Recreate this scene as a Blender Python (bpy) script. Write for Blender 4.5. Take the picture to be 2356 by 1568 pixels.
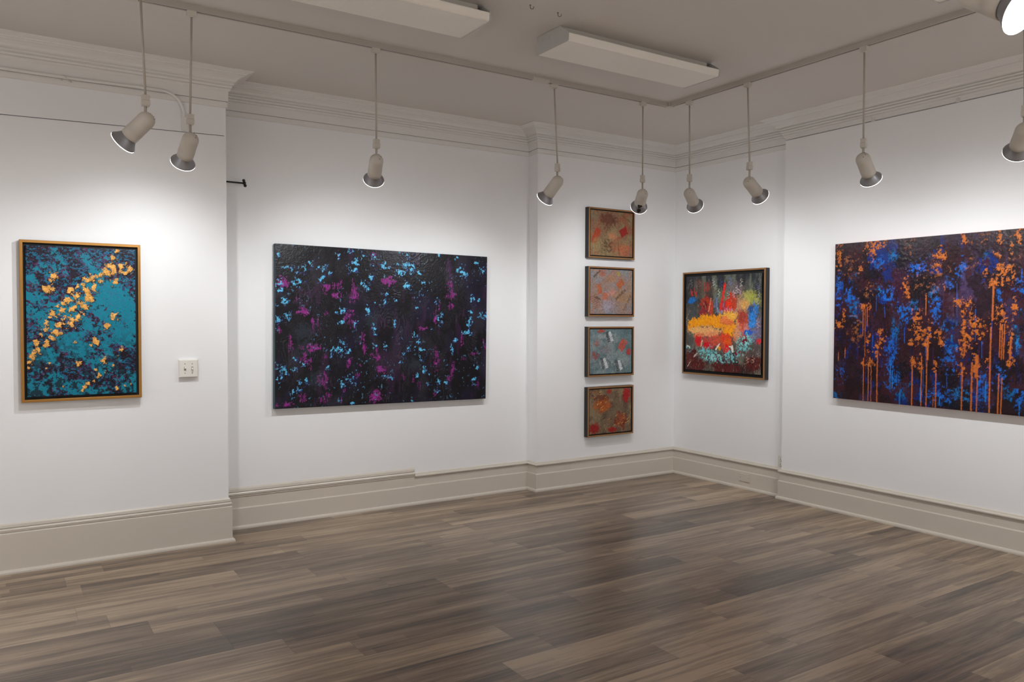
import bpy, bmesh, math, random
import numpy as np
from mathutils import Matrix, Vector

for o in list(bpy.data.objects): bpy.data.objects.remove(o)
S = bpy.context.scene
COL = S.collection

# ------------------------------------------------------------------ camera
cam = bpy.data.cameras.new('camera'); co = bpy.data.objects.new('camera', cam); COL.objects.link(co)
cam.sensor_width = 36; cam.sensor_fit = 'HORIZONTAL'
cam.lens = 1822.017 / 2356 * 36
cam.clip_start = 0.05
_r = Vector((0.838592, -0.544751, 0.003172)); _d = Vector((-0.013305, -0.026303, -0.999565)); _f = Vector((0.544598, 0.838185, -0.029306))
co.matrix_world = Matrix(((_r.x, -_d.x, -_f.x, -5.489), (_r.y, -_d.y, -_f.y, -5.564), (_r.z, -_d.z, -_f.z, 1.5), (0, 0, 0, 1)))
S.camera = co
# ------------------------------------------------------------------ world, exposure
w = bpy.data.worlds.new('world'); S.world = w; w.use_nodes = True
w.node_tree.nodes['Background'].inputs[0].default_value = (1, .95, .9, 1)
w.node_tree.nodes['Background'].inputs[1].default_value = 0.0
S.view_settings.view_transform = 'Standard'; S.view_settings.look = 'None'
S.view_settings.exposure = 0.0; S.view_settings.gamma = 1.0; S.view_settings.use_curve_mapping = False
S.cycles.max_bounces = 6; S.cycles.diffuse_bounces = 4; S.cycles.glossy_bounces = 2; S.cycles.use_adaptive_sampling = True; S.cycles.adaptive_threshold = .03
S.cycles.caustics_reflective = False; S.cycles.caustics_refractive = False
S.cycles.sample_clamp_indirect = 4
S.cycles.use_denoising = True
SPOT_W = 32.0
SPILL_W = 12.0
SPOT_COL = (.955, 0.992, 1.02)
HC = 3.11          # ceiling height


# ------------------------------------------------------------------ helpers
def lin(c):
    c = np.asarray(c, float) / 255.0
    return np.where(c <= .04045, c / 12.92, ((c + .055) / 1.055) ** 2.4)

def tag(o, label=None, cat=None, group=None, kind=None):
    if label: o['label'] = label
    if cat: o['category'] = cat
    if group: o['group'] = group
    if kind: o['kind'] = kind
    return o

class MB:
    def __init__(s): s.v = []; s.f = []; s.sm = []
    def add(s, vs, fs, smooth=False):
        n = len(s.v); s.v += [tuple(v) for v in vs]
        s.f += [tuple(i + n for i in f) for f in fs]; s.sm += [smooth] * len(fs); return s
    def box(s, a, b):
        x0, y0, z0 = a; x1, y1, z1 = b
        vs = [(x0, y0, z0), (x1, y0, z0), (x1, y1, z0), (x0, y1, z0), (x0, y0, z1), (x1, y0, z1), (x1, y1, z1), (x0, y1, z1)]
        return s.add(vs, [(0, 3, 2, 1), (4, 5, 6, 7), (0, 1, 5, 4), (1, 2, 6, 5), (2, 3, 7, 6), (3, 0, 4, 7)])
    def prism(s, poly, z0, z1, z1b=None):
        n = len(poly)
        vs = [(x, y, z0) for x, y in poly] + [(x, y, z1) for x, y in poly]
        fs = [tuple(range(n))[::-1], tuple(range(n, 2 * n))] + [(i, (i + 1) % n, n + (i + 1) % n, n + i) for i in range(n)]
        return s.add(vs, fs)
    def lathe(s, prof, M=Matrix(), seg=32, smooth=True, cap=True):
        # prof: list of (r, z) along local z
        vs = []
        for r, z in prof:
            for k in range(seg):
                a = 2 * math.pi * k / seg; vs.append(M @ Vector((r * math.cos(a), r * math.sin(a), z)))
        fs = []
        for i in range(len(prof) - 1):
            for k in range(seg):
                k2 = (k + 1) % seg; fs.append((i * seg + k, i * seg + k2, (i + 1) * seg + k2, (i + 1) * seg + k))
        s.add(vs, fs, smooth)
        if cap:
            n = len(s.v) - len(vs)
            s.f.append(tuple(n + k for k in range(seg))[::-1]); s.sm.append(False)
            m = n + (len(prof) - 1) * seg
            s.f.append(tuple(m + k for k in range(seg))); s.sm.append(False)
        return s
    def tube(s, pts, r, seg=12):
        pts = [Vector(p) for p in pts]; vs = []; up = None
        for i, p in enumerate(pts):
            t = (pts[min(i + 1, len(pts) - 1)] - pts[max(i - 1, 0)]).normalized()
            if up is None: up = t.orthogonal().normalized()
            a = (up - t * up.dot(t)).normalized(); b = t.cross(a); up = a
            rr = r[i] if isinstance(r, (list, tuple)) else r
            for k in range(seg):
                an = 2 * math.pi * k / seg; vs.append(p + a * rr * math.cos(an) + b * rr * math.sin(an))
        fs = [(i * seg + k, i * seg + (k + 1) % seg, (i + 1) * seg + (k + 1) % seg, (i + 1) * seg + k) for i in range(len(pts) - 1) for k in range(seg)]
        n = len(s.v); s.add(vs, fs, True)
        s.f.append(tuple(n + k for k in range(seg))[::-1]); s.sm.append(False)
        m = n + (len(pts) - 1) * seg
        s.f.append(tuple(m + k for k in range(seg))); s.sm.append(False)
        return s
    def build(s, name, mat, parent=None, bevel=0, bseg=2, origin=None):
        me = bpy.data.meshes.new(name)
        vs = s.v
        if origin is not None:
            vs = [(v[0] - origin[0], v[1] - origin[1], v[2] - origin[2]) for v in vs]
        me.from_pydata(vs, [], s.f)
        me.polygons.foreach_set('use_smooth', s.sm)
        bm = bmesh.new(); bm.from_mesh(me); bmesh.ops.recalc_face_normals(bm, faces=bm.faces); bm.to_mesh(me); bm.free()
        me.materials.append(mat); me.update()
        o = bpy.data.objects.new(name, me); COL.objects.link(o)
        if origin is not None: o.location = origin
        if parent: o.parent = parent
        if bevel:
            m = o.modifiers.new('bevel', 'BEVEL'); m.width = bevel; m.segments = bseg; m.limit_method = 'ANGLE'; m.angle_limit = math.radians(40)
        return o

def empty(name, loc, rotz=0):
    o = bpy.data.objects.new(name, None); COL.objects.link(o); o.location = loc; o.rotation_euler = (0, 0, rotz)
    o.empty_display_size = .05
    return o

def ring(mb, x0, z0, x1, z1, t, y0, y1):
    """mitred rectangular ring in the xz plane, from depth y0 (front) to y1 (back)"""
    O = [(x0, z0), (x1, z0), (x1, z1), (x0, z1)]; I = [(x0 + t, z0 + t), (x1 - t, z0 + t), (x1 - t, z1 - t), (x0 + t, z1 - t)]
    vs = [(x, y0, z) for x, z in O] + [(x, y0, z) for x, z in I] + [(x, y1, z) for x, z in O] + [(x, y1, z) for x, z in I]
    fs = []
    for k in range(4):
        k2 = (k + 1) % 4
        fs += [(k, k2, 4 + k2, 4 + k), (8 + k, 12 + k, 12 + k2, 8 + k2), (k, 8 + k, 8 + k2, k2), (4 + k, 4 + k2, 12 + k2, 12 + k)]
    return mb.add(vs, fs)

# ------------------------------------------------------------------ materials
def mat(name, color, rough=.5, metal=0, spec=.5, bump=None, coat=0, var=0):
    m = bpy.data.materials.new(name); m.use_nodes = True; nt = m.node_tree; b = nt.nodes['Principled BSDF']
    b.inputs['Base Color'].default_value = (*lin(color), 1); b.inputs['Roughness'].default_value = rough
    b.inputs['Metallic'].default_value = metal; b.inputs['Specular IOR Level'].default_value = spec
    b.inputs['Coat Weight'].default_value = coat
    tc = nt.nodes.new('ShaderNodeTexCoord')
    if var:
        n = nt.nodes.new('ShaderNodeTexNoise'); n.inputs['Scale'].default_value = 2.3; n.inputs['Detail'].default_value = 5
        mx = nt.nodes.new('ShaderNodeMix'); mx.data_type = 'RGBA'
        c = lin(color); mx.inputs[6].default_value = (*(c * (1 - var)), 1); mx.inputs[7].default_value = (*(c * (1 + var * .5)), 1)
        nt.links.new(tc.outputs['Object'], n.inputs['Vector']); nt.links.new(n.outputs['Fac'], mx.inputs[0]); nt.links.new(mx.outputs[2], b.inputs['Base Color'])
    if bump:
        sc, st, dist = bump
        n = nt.nodes.new('ShaderNodeTexNoise'); n.inputs['Scale'].default_value = sc; n.inputs['Detail'].default_value = 4
        bp = nt.nodes.new('ShaderNodeBump'); bp.inputs['Strength'].default_value = st; bp.inputs['Distance'].default_value = dist
        nt.links.new(tc.outputs['Object'], n.inputs['Vector']); nt.links.new(n.outputs['Fac'], bp.inputs['Height']); nt.links.new(bp.outputs['Normal'], b.inputs['Normal'])
    return m

def emit(name, color, st):
    m = bpy.data.materials.new(name); m.use_nodes = True; b = m.node_tree.nodes['Principled BSDF']
    b.inputs['Base Color'].default_value = (.8, .8, .8, 1)
    b.inputs['Emission Color'].default_value = (*color, 1); b.inputs['Emission Strength'].default_value = st
    return m

M_wall = mat('wall_paint', (240, 239, 239), .55, bump=(9, .25, .004), var=.02)
M_ceil = mat('ceiling_paint', (219, 213, 207), .7, bump=(6, .2, .004), var=.03)
M_crown = mat('crown_paint', (231, 228, 224), .55, bump=(14, .12, .002), var=.02)
M_trim = mat('trim_paint', (232, 226, 217), .38, bump=(14, .15, .002), var=.02)
M_base = mat('baseboard_paint', (208, 199, 186), .36, bump=(14, .2, .002), var=.03)
M_white = mat('white_enamel', (208, 201, 191), .42, spec=.3)
M_rod2 = mat('track_enamel', (190, 183, 174), .45, spec=.3)
M_rod = mat('rod_enamel', (186, 178, 167), .5, spec=.25)
M_plastic = mat('white_plastic', (226, 222, 214), .3)
M_block = mat('connector_plastic', (206, 199, 189), .4)
M_dark = mat('dark_slot', (25, 22, 20), .6)
M_cone = mat('grey_metal', (150, 150, 153), .36, metal=.55)
M_lens = emit('lamp_lens', (1.0, .98, .96), 7.0)
M_black = mat('black_metal', (14, 13, 13), .4)
M_frame_black = mat('black_frame_paint', (30, 27, 26), .5)
M_liner = mat('black_liner', (10, 8, 9), .7)
M_gold = mat('gold_leaf', (158, 112, 52), .34, metal=.65, bump=(60, .12, .001), var=.12)
M_bronze = mat('bronze_gilding', (160, 118, 76), .4, metal=.5, bump=(60, .1, .001), var=.1)
M_chrome = mat('worn_steel', (120, 112, 100), .35, metal=.9)

# prismatic acrylic lens of the fluorescent fixtures
M_prism = mat('prismatic_acrylic', (252, 246, 236), .3)
nt = M_prism.node_tree; b = nt.nodes['Principled BSDF']
tc = nt.nodes.new('ShaderNodeTexCoord'); v = nt.nodes.new('ShaderNodeTexVoronoi'); v.inputs['Scale'].default_value = 130; v.inputs['Randomness'].default_value = 0
bp = nt.nodes.new('ShaderNodeBump'); bp.inputs['Strength'].default_value = .7; bp.inputs['Distance'].default_value = .003
nt.links.new(tc.outputs['Object'], v.inputs['Vector']); nt.links.new(v.outputs['Distance'], bp.inputs['Height']); nt.links.new(bp.outputs['Normal'], b.inputs['Normal'])

def floor_material():
    m = bpy.data.materials.new('grey_brown_plank_floor'); m.use_nodes = True; nt = m.node_tree; N = nt.nodes; L = nt.links
    b = N['Principled BSDF']; tc = N.new('ShaderNodeTexCoord'); sp = N.new('ShaderNodeSeparateXYZ'); L.new(tc.outputs['Object'], sp.inputs[0])
    def mth(op, a, b_=None, c=None):
        n = N.new('ShaderNodeMath'); n.operation = op
        for i, x in enumerate((a, b_, c)):
            if x is None: continue
            if isinstance(x, (int, float)): n.inputs[i].default_value = x
            else: L.new(x, n.inputs[i])
        return n.outputs[0]
    def layer(wd, ln, seed):
        r = mth('DIVIDE', sp.outputs[1], wd); row = mth('FLOOR', r); fr = mth('SUBTRACT', r, row)
        wn = N.new('ShaderNodeTexWhiteNoise'); wn.noise_dimensions = '1D'; L.new(mth('ADD', row, seed), wn.inputs['W'])
        x = mth('ADD', mth('DIVIDE', sp.outputs[0], ln), mth('MULTIPLY', wn.outputs['Value'], 7.3)); idx = mth('FLOOR', x); fx = mth('SUBTRACT', x, idx)
        cb = N.new('ShaderNodeCombineXYZ'); L.new(row, cb.inputs[0]); L.new(idx, cb.inputs[1]); cb.inputs[2].default_value = seed
        w2 = N.new('ShaderNodeTexWhiteNoise'); w2.noise_dimensions = '3D'; L.new(cb.outputs[0], w2.inputs['Vector'])
        return fr, fx, w2.outputs['Value'], w2.outputs['Color']
    fr, fx, t1, c1 = layer(.192, 1.22, 3.0)
    fr2, fx2, t2, c2 = layer(.064, 1.46, 17.0)
    # grain: noise stretched along x, offset per plank
    mp = N.new('ShaderNodeMapping'); mp.inputs['Scale'].default_value = (1.3, 26, 1)
    va = N.new('ShaderNodeVectorMath'); va.operation = 'MULTIPLY_ADD'; L.new(c1, va.inputs[0]); va.inputs[1].default_value = (9, 9, 9); L.new(tc.outputs['Object'], va.inputs[2])
    L.new(va.outputs[0], mp.inputs[0])
    n1 = N.new('ShaderNodeTexNoise'); n1.inputs['Scale'].default_value = 1.6; n1.inputs['Detail'].default_value = 6; n1.inputs['Roughness'].default_value = .62; n1.inputs['Distortion'].default_value = .6; L.new(mp.outputs[0], n1.inputs['Vector'])
    mp2 = N.new('ShaderNodeMapping'); mp2.inputs['Scale'].default_value = (5, 150, 1); L.new(va.outputs[0], mp2.inputs[0])
    n2 = N.new('ShaderNodeTexNoise'); n2.inputs['Scale'].default_value = 2; n2.inputs['Detail'].default_value = 3; L.new(mp2.outputs[0], n2.inputs['Vector'])
    mp3 = N.new('ShaderNodeMapping'); mp3.inputs['Scale'].default_value = (.9, 9, 1); L.new(va.outputs[0], mp3.inputs[0])
    n3 = N.new('ShaderNodeTexNoise'); n3.inputs['Scale'].default_value = 1.2; n3.inputs['Detail'].default_value = 2; L.new(mp3.outputs[0], n3.inputs['Vector'])
    tone = mth('ADD', mth('MULTIPLY', t1, .26), mth('MULTIPLY', t2, .16))
    tone = mth('ADD', tone, mth('MULTIPLY', n1.outputs['Fac'], .75))
    tone = mth('ADD', tone, mth('MULTIPLY', n2.outputs['Fac'], .30))
    tone = mth('ADD', tone, mth('MULTIPLY', n3.outputs['Fac'], .60))
    tone = mth('MULTIPLY_ADD', mth('SUBTRACT', tone, 1.035), 1.45, .63)
    cr = N.new('ShaderNodeValToRGB'); L.new(tone, cr.inputs[0]); e = cr.color_ramp.elements
    e[0].position = .12; e[0].color = (*lin((72, 60, 52)), 1)
    e[1].position = .92; e[1].color = (*lin((180, 158, 134)), 1)
    for p, c in ((.35, (100, 86, 75)), (.55, (130, 111, 95)), (.75, (154, 134, 113))):
        k = e.new(p); k.color = (*lin(c), 1)
    # seams
    def edge(f, wd):
        return mth('LESS_THAN', mth('MINIMUM', f, mth('SUBTRACT', 1.0, f)), wd)
    seam = mth('MAXIMUM', edge(fr, .007), edge(fx, .0012))
    mx = N.new('ShaderNodeMix'); mx.data_type = 'RGBA'; L.new(mth('MULTIPLY', seam, .3), mx.inputs[0]); L.new(cr.outputs[0], mx.inputs[6]); mx.inputs[7].default_value = (*lin((40, 33, 29)), 1)
    L.new(mx.outputs[2], b.inputs['Base Color'])
    ro = mth('ADD', .27, mth('MULTIPLY', n1.outputs['Fac'], .12)); L.new(ro, b.inputs['Roughness'])
    b.inputs['Specular IOR Level'].default_value = .5
    bp = N.new('ShaderNodeBump'); bp.inputs['Strength'].default_value = .25; bp.inputs['Distance'].default_value = .001
    L.new(mth('SUBTRACT', n2.outputs['Fac'], mth('MULTIPLY', seam, 1.5)), bp.inputs['Height']); L.new(bp.outputs['Normal'], b.inputs['Normal'])
    return m
M_floor = floor_material()

# ------------------------------------------------------------------ room shell
XW, YF = -8.4, -7.8        # far ends of the room behind the camera
fl = MB().box((XW - .2, YF - .2, -.1), (.4, .5, 0)).build('floor', M_floor); tag(fl, kind='structure')
ce = MB().box((XW - .2, YF - .2, HC), (.4, .5, HC + .1)).build('ceiling', M_ceil); tag(ce, kind='structure')
Y3, Y2, Y1 = -.12, .17, .035
X3, X1 = -4.208, -1.592
XR1, XR2, YR = .03, -.025, -1.282
wl = MB()
wl.prism([(X3, Y3 + .1), (X3, Y2), (X1, Y2), (X1, Y1), (XR1, Y1), (XR1, .45), (XW, .45), (XW, Y3 + .1)], 0, HC)
# projecting bay, split by the narrow joint between wallboard and old plaster
za, zb = 2.655, 2.689
def slab(x0, x1, y0, y1, b0, b1, t0, t1):
    wl.add([(x0, y0, b0), (x1, y0, b1), (x1, y1, b1), (x0, y1, b0), (x0, y0, t0), (x1, y0, t1), (x1, y1, t1), (x0, y1, t0)],
           [(0, 3, 2, 1), (4, 5, 6, 7), (0, 1, 5, 4), (1, 2, 6, 5), (2, 3, 7, 6), (3, 0, 4, 7)])
xs = X3 - .012
zL = za - (zb - za) / (xs + 5.46) * (-5.46 - XW)
slab(XW, xs, Y3, Y3 + .1, 0, 0, zL, zb)
slab(XW, xs, Y3, Y3 + .1, zL + .006, zb + .005, HC, HC)
slab(xs, X3, Y3, Y3 + .1, 0, 0, HC, HC)
slab(XW, xs, Y3 + .02, Y3 + .1, 2.4, 2.4, 2.9, 2.9)
wl = wl.build('wall_left', M_wall); tag(wl, kind='structure')
wr = MB()
wr.prism([(XR1, Y1), (XR1, YR), (XR1, YF), (.35, YF), (.35, Y1)], 0, HC)
wr.prism([(XR1, YR), (XR2, YR), (XR2, YF), (XR1, YF)], 0, 2.962)
wr.prism([(XR1, YR), (XR2, YR), (XR2, YF), (XR1, YF)], 2.967, HC)
wr = wr.build('wall_right', M_wall); tag(wr, kind='structure')
tag(MB().box((XW - .15, YF, 0), (XW, .45, HC)).build('wall_west', M_wall), kind='structure')
tag(MB().box((XW - .15, YF - .15, 0), (.35, YF, HC)).build('wall_rear', M_wall), kind='structure')

# sweep of a moulding profile along a wall path; per segment room-side normals and scale
def sweep(name, path, norms, prof, mat_, scales=None, dz=None, zf=None):
    n = len(path); scales = scales or [1] * len(norms); mb = MB(); vs = []
    for i, (x, y) in enumerate(path):
        ss = []
        if i > 0: ss.append(i - 1)
        if i < n - 1: ss.append(i)
        for (o, z) in prof:
            ax, ay = x, y; done = set()
            for k in ss:
                nx, ny = norms[k]; key = (abs(nx), abs(ny))
                if key in done: continue
                done.add(key)
                oo = o if not callable(scales) else o
                off = out(o, scales[k]); ax += nx * off; ay += ny * off
            zz = z + (dz[i] * zf(z) if dz else 0)
            vs.append((ax, ay, zz))
    m = len(prof)
    fs = [(i * m + j, (i + 1) * m + j, (i + 1) * m + j + 1, i * m + j + 1) for i in range(n - 1) for j in range(m - 1)]
    fs += [tuple(range(m)), tuple(range((n - 1) * m, n * m))[::-1]]
    mb.add(vs, fs)
    o = mb.build(name, mat_); tag(o, kind='structure'); return o
def out(o, s): return o[1] if isinstance(o, tuple) else o * s

A = lambda v: ('a', v)
crown = [(A(-.004), 2.893), (A(.008), 2.896), (A(.011), 2.900), (A(.011), 2.929), (A(.001), 2.930), (A(.001), 2.9345), (A(.013), 2.935), (A(.013), 2.994),
         (.13, 2.996), (.16, 3.002), (.16, 3.009), (.13, 3.010), (.21, 3.014), (.23, 3.020), (.23, 3.025), (.19, 3.026), (.29, 3.033), (.31, 3.040), (.27, 3.042),
         (.37, 3.050), (.42, 3.062), (.52, 3.073), (.66, 3.081), (.66, 3.085), (.74, 3.087), (.76, 3.092), (.87, 3.097), (.96, 3.102), (1.0, 3.105), (1.0, HC + .002), (A(-.004), HC + .002)]
zf = lambda z: max(0, min(1, (3.10 - z) / .15))
# one continuous crown around both visible walls
cpath = [(XW, Y3), (X3, Y3), (X3, Y2), (X1, Y2), (X1, Y1), (XR1, Y1), (XR1, YR), (XR2, YR), (XR2, YF)]
cnorm = [(0, -1), (1, 0), (0, -1), (-1, 0), (0, -1), (-1, 0), (0, 1), (-1, 0)]
sweep('trim_1', cpath[:7], cnorm[:6], crown, M_crown, scales=[.115, .155, .16, .20, .215, .215], dz=[-.034, -.02, .0, .004, .014, .017, .012], zf=zf)
crown_upper = [(A(-.004), 2.972), (A(.013), 2.972)] + crown[7:]
sweep('trim_1', cpath[6:], cnorm[6:], crown_upper, M_crown, scales=[.07, .245], dz=[.012, .012, .012], zf=zf)
# thin picture rail just under the crown of the right wall
tag(MB().box((XR2 - .014, YF, 2.968), (XR2 + .004, YR, 2.984)).build('trim_2', M_crown, bevel=.003), kind='structure')

SH = [(A(-.004), 0), (A(.035), 0), (A(.035), .010), (A(.032), .018), (A(.025), .023), (A(.020), .024)]
prof_std = SH + [(A(.020), .147), (A(.017), .153), (A(.010), .154), (A(.010), .216), (A(.006), .218), (A(.006), .221), (A(.021), .222), (A(.023), .230), (A(.018), .238), (A(.012), .240), (A(.010), .247), (A(.004), .252), (A(-.004), .252)]
prof_tall = SH + [(A(.020), .143), (A(.017), .149), (A(.011), .150), (A(.011), .226), (A(.016), .229), (A(.016), .234), (A(.010), .236), (A(.010), .239), (A(.018), .240), (A(.020), .252), (A(.014), .260), (A(.006), .261), (A(.006), .264), (A(.012), .265), (A(.010), .282), (A(.003), .295), (A(-.004), .295)]
prof_bay = SH + [(A(.020), .233), (A(.017), .239), (A(.012), .240), (A(.012), .243), (A(.017), .244), (A(.019), .256), (A(.014), .264), (A(.006), .265), (A(.006), .268), (A(.012), .269), (A(.010), .284), (A(.003), .292), (A(-.004), .292)]
sweep('baseboard_left', [(XW, Y3), (X3, Y3), (X3, Y2 - .001)], [(0, -1), (1, 0)], prof_bay, M_base)
sweep('baseboard_left', [(X3, Y2), (-2.697, Y2)], [(0, -1)], prof_tall, M_base)
sweep('baseboard_left', [(-2.697, Y2), (X1, Y2), (X1, Y1), (XR1, Y1)], [(0, -1), (-1, 0), (0, -1)], prof_std, M_base)
sweep('baseboard_right', [(XR1, Y1), (XR1, YR)], [(-1, 0)], prof_std, M_base)
sweep('baseboard_right', [(XR1, YR), (XR2, YR), (XR2, YF)], [(0, 1), (-1, 0)], prof_std, M_base)

# ------------------------------------------------------------------ numpy painting tools
def table(seed): return np.random.default_rng(seed).random((256, 256))
def vnoise(x, y, seed):
    T = table(seed); xi = np.floor(x).astype(int); yi = np.floor(y).astype(int); fx = x - xi; fy = y - yi
    fx = fx * fx * (3 - 2 * fx); fy = fy * fy * (3 - 2 * fy)
    a = T[yi & 255, xi & 255]; b_ = T[yi & 255, (xi + 1) & 255]; c = T[(yi + 1) & 255, xi & 255]; d = T[(yi + 1) & 255, (xi + 1) & 255]
    return (a * (1 - fx) + b_ * fx) * (1 - fy) + (c * (1 - fx) + d * fx) * fy
def fbm(x, y, seed, octs=5, gain=.55):
    s = 0; a = 1; t = 0
    for k in range(octs):
        s = s + a * vnoise(x * 2 ** k + 13.7 * k, y * 2 ** k + 7.1 * k, seed + k); t += a; a *= gain
    return s / t
def sst(a, b_, x):
    t = np.clip((x - a) / (b_ - a), 0, 1); return t * t * (3 - 2 * t)
def homog(src, dst):
    Am = []; B = []
    for (x, y), (u, v_) in zip(src, dst):
        Am.append([x, y, 1, 0, 0, 0, -u * x, -u * y]); B.append(u)
        Am.append([0, 0, 0, x, y, 1, -v_ * x, -v_ * y]); B.append(v_)
    return np.append(np.linalg.solve(np.array(Am, float), np.array(B, float)), 1).reshape(3, 3)

class Paint:
    """painted canvas: a fine grid with a colour per point and real relief; sketch units are mapped to metres"""
    def __init__(s, W, H, step, quad, uv=((0, 1), (1, 1), (1, 0), (0, 0)), seed=1):
        s.W, s.H = W, H; s.nx = int(W / step) + 1; s.ny = int(H / step) + 1
        s.X, s.Y = np.meshgrid(np.linspace(0, W, s.nx), np.linspace(0, H, s.ny))
        s.col = np.zeros((s.ny, s.nx, 3)); s.h = np.zeros((s.ny, s.nx)); s.rg = np.full((s.ny, s.nx), .4)
        s.Hm = homog(quad, [(u * W, v_ * H) for u, v_ in uv]); s.seed = seed
        s.k = math.dist(quad[0], quad[1]) / (W * (uv[1][0] - uv[0][0])); s.kv = math.dist(quad[0], quad[3]) / H
        s.warp1 = fbm(s.X * 60, s.Y * 60, seed * 31 + 5, 4) - .5; s.warp2 = fbm(s.X * 60, s.Y * 60, seed * 31 + 9, 4) - .5
        s.fine = fbm(s.X * 160, s.Y * 160, seed * 31 + 15, 3) - .5
    def pt(s, x, y):
        q = s.Hm @ np.array([x, y, 1.0]); return q[0] / q[2], q[1] / q[2]
    def fill(s, c): s.col[:] = lin(c)
    def cover(s, mask, c, h=0):
        c = lin(c) if not isinstance(c, np.ndarray) or c.ndim == 1 else c
        m = mask[..., None]; s.col = s.col * (1 - m) + c * m
        if h: s.h += mask * h
    def blob(s, x, y, rx, ry=None, c=(0, 0, 0), a=1, rag=1.2, soft=.25, rot=0, h=.0004, hole=0, streak=0, shade=0):
        ry = ry or rx; cx, cy = s.pt(x, y); rx /= s.k; ry /= s.kv; R = 1.9 * max(rx, ry)
        x0 = np.searchsorted(s.X[0], cx - R); x1 = np.searchsorted(s.X[0], cx + R); y0 = np.searchsorted(s.Y[:, 0], cy - R); y1 = np.searchsorted(s.Y[:, 0], cy + R)
        if x1 <= x0 or y1 <= y0: return
        sl = np.s_[y0:y1, x0:x1]; dx = s.X[sl] - cx; dy = s.Y[sl] - cy
        if rot:
            cr, sr = math.cos(rot), math.sin(rot); dx, dy = dx * cr + dy * sr, -dx * sr + dy * cr
        d = np.sqrt((dx / rx) ** 2 + (dy / ry) ** 2) + s.warp1[sl] * rag * 1.6 + s.fine[sl] * rag * 1.0
        m = 1 - sst(1 - soft, 1 + soft, d)
        if hole: m = m * sst(.5 - hole * .5, .56 - hole * .5, s.warp2[sl] * 1.6 + .5 + s.fine[sl] * .7)
        if streak: m = m * sst(.35, .6, vnoise(s.X[sl] * streak, s.Y[sl] * streak * .08, s.seed + 77) * .7 + .3 * (s.fine[sl] + .5))
        m = m * a; mm = m[..., None]; cc = lin(c)
        if shade: cc = cc * (1 + shade * (s.fine[sl] + s.warp2[sl]))[..., None]
        s.col[sl] = s.col[sl] * (1 - mm) + cc * mm; s.h[sl] += m * h
    def rect(s, x, y, hw, hh, rot, c, a=1, rag=.25, h=.0004, hatch=0, shade=0):
        cx, cy = s.pt(x, y); hw /= s.k; hh /= s.kv; dx = s.X - cx; dy = s.Y - cy; cr, sr = math.cos(rot), math.sin(rot)
        dx, dy = dx * cr + dy * sr, -dx * sr + dy * cr
        d = np.maximum(abs(dx) / hw, abs(dy) / hh) + (s.warp1 + s.fine * .6) * rag * 2; m = (1 - sst(.85, 1.1, d)) * a
        if hatch: m = m * (.35 + .65 * sst(.2, .5, .5 + .5 * np.sin(dy * 2 * math.pi * hatch + s.warp1 * 5)))
        cc = lin(c) * np.ones(s.col.shape)
        if shade: cc = cc * (1 + shade * 2 * (s.fine + s.warp2))[..., None]
        s.cover(m, cc, h)
    def line(s, x0, y0, x1, y1, wd, c, a=1, wob=1.0, h=.0004, taper=0):
        ax, ay = s.pt(x0, y0); bx, by = s.pt(x1, y1); wd = wd / s.k / 2
        dx, dy = bx - ax, by - ay; L2 = dx * dx + dy * dy + 1e-12
        t = np.clip(((s.X - ax) * dx + (s.Y - ay) * dy) / L2, 0, 1)
        d = np.hypot(s.X - ax - t * dx + s.warp1 * wd * wob, s.Y - ay - t * dy)
        ww = wd * (1 - taper * t)
        m = (1 - sst(ww * .7, ww * 1.25 + .0006, d)) * a; s.cover(m, c, h)
    def ragged(s, amp, freq, mott=.12, anis=1.0):
        wx = (fbm(s.X * freq, s.Y * freq, s.seed * 57 + 1, 3, .7) - .5) * 2 * amp; wy = (fbm(s.X * freq, s.Y * freq, s.seed * 57 + 8, 3, .7) - .5) * 2 * amp * anis
        ix = np.clip(np.rint((s.X + wx) / s.W * (s.nx - 1)).astype(int), 0, s.nx - 1); iy = np.clip(np.rint((s.Y + wy) / s.H * (s.ny - 1)).astype(int), 0, s.ny - 1)
        s.col = s.col[iy, ix]; s.h = s.h[iy, ix]
        g = np.random.default_rng(s.seed + 900).random(s.col.shape[:2]) - .5
        m = fbm(s.X * 130, s.Y * 130, s.seed * 57 + 20, 2) - .5
        s.col = np.clip(s.col * (1 + mott * (2.2 * m + .8 * g))[..., None], 0, 1)
    def mesh(s, name, material, depth, edge, parent=None, relief=1.0, border=.004):
        """front grid at local y=0 with relief towards -y, sides and back to y=depth"""
        nx, ny = s.nx, s.ny; N = nx * ny
        fade = np.clip(np.minimum(np.minimum(s.X, s.W - s.X), np.minimum(s.Y, s.H - s.Y)) / border, 0, 1)
        V = np.stack([s.X, -(s.h * relief) * fade - .0005 * fade, s.Y], -1).reshape(-1, 3)
        i = np.arange(nx - 1)[None, :] + (np.arange(ny - 1) * nx)[:, None]
        F = np.stack([i, i + 1, i + 1 + nx, i + nx], -1).reshape(-1, 4)
        per = list(range(nx)) + [nx - 1 + k * nx for k in range(1, ny)] + [N - 1 - k for k in range(1, nx)] + [(ny - 1 - k) * nx for k in range(1, ny - 1)]
        P = len(per); r1 = V[per].copy(); r1[:, 1] = 0; r2 = r1.copy(); r2[:, 1] = depth
        V = np.concatenate([V, r1, r2]); fs = F.tolist()
        a_ = N + np.arange(P); b_ = N + P + np.arange(P)
        side = [[int(per[k]), int(a_[k]), int(a_[(k + 1) % P]), int(per[(k + 1) % P])] for k in range(P)] if False else []
        side += [[int(a_[k]), int(b_[k]), int(b_[(k + 1) % P]), int(a_[(k + 1) % P])] for k in range(P)]
        fs += side + [[int(x) for x in b_]]
        me = bpy.data.meshes.new(name); me.from_pydata(V.tolist(), [], fs)
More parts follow.
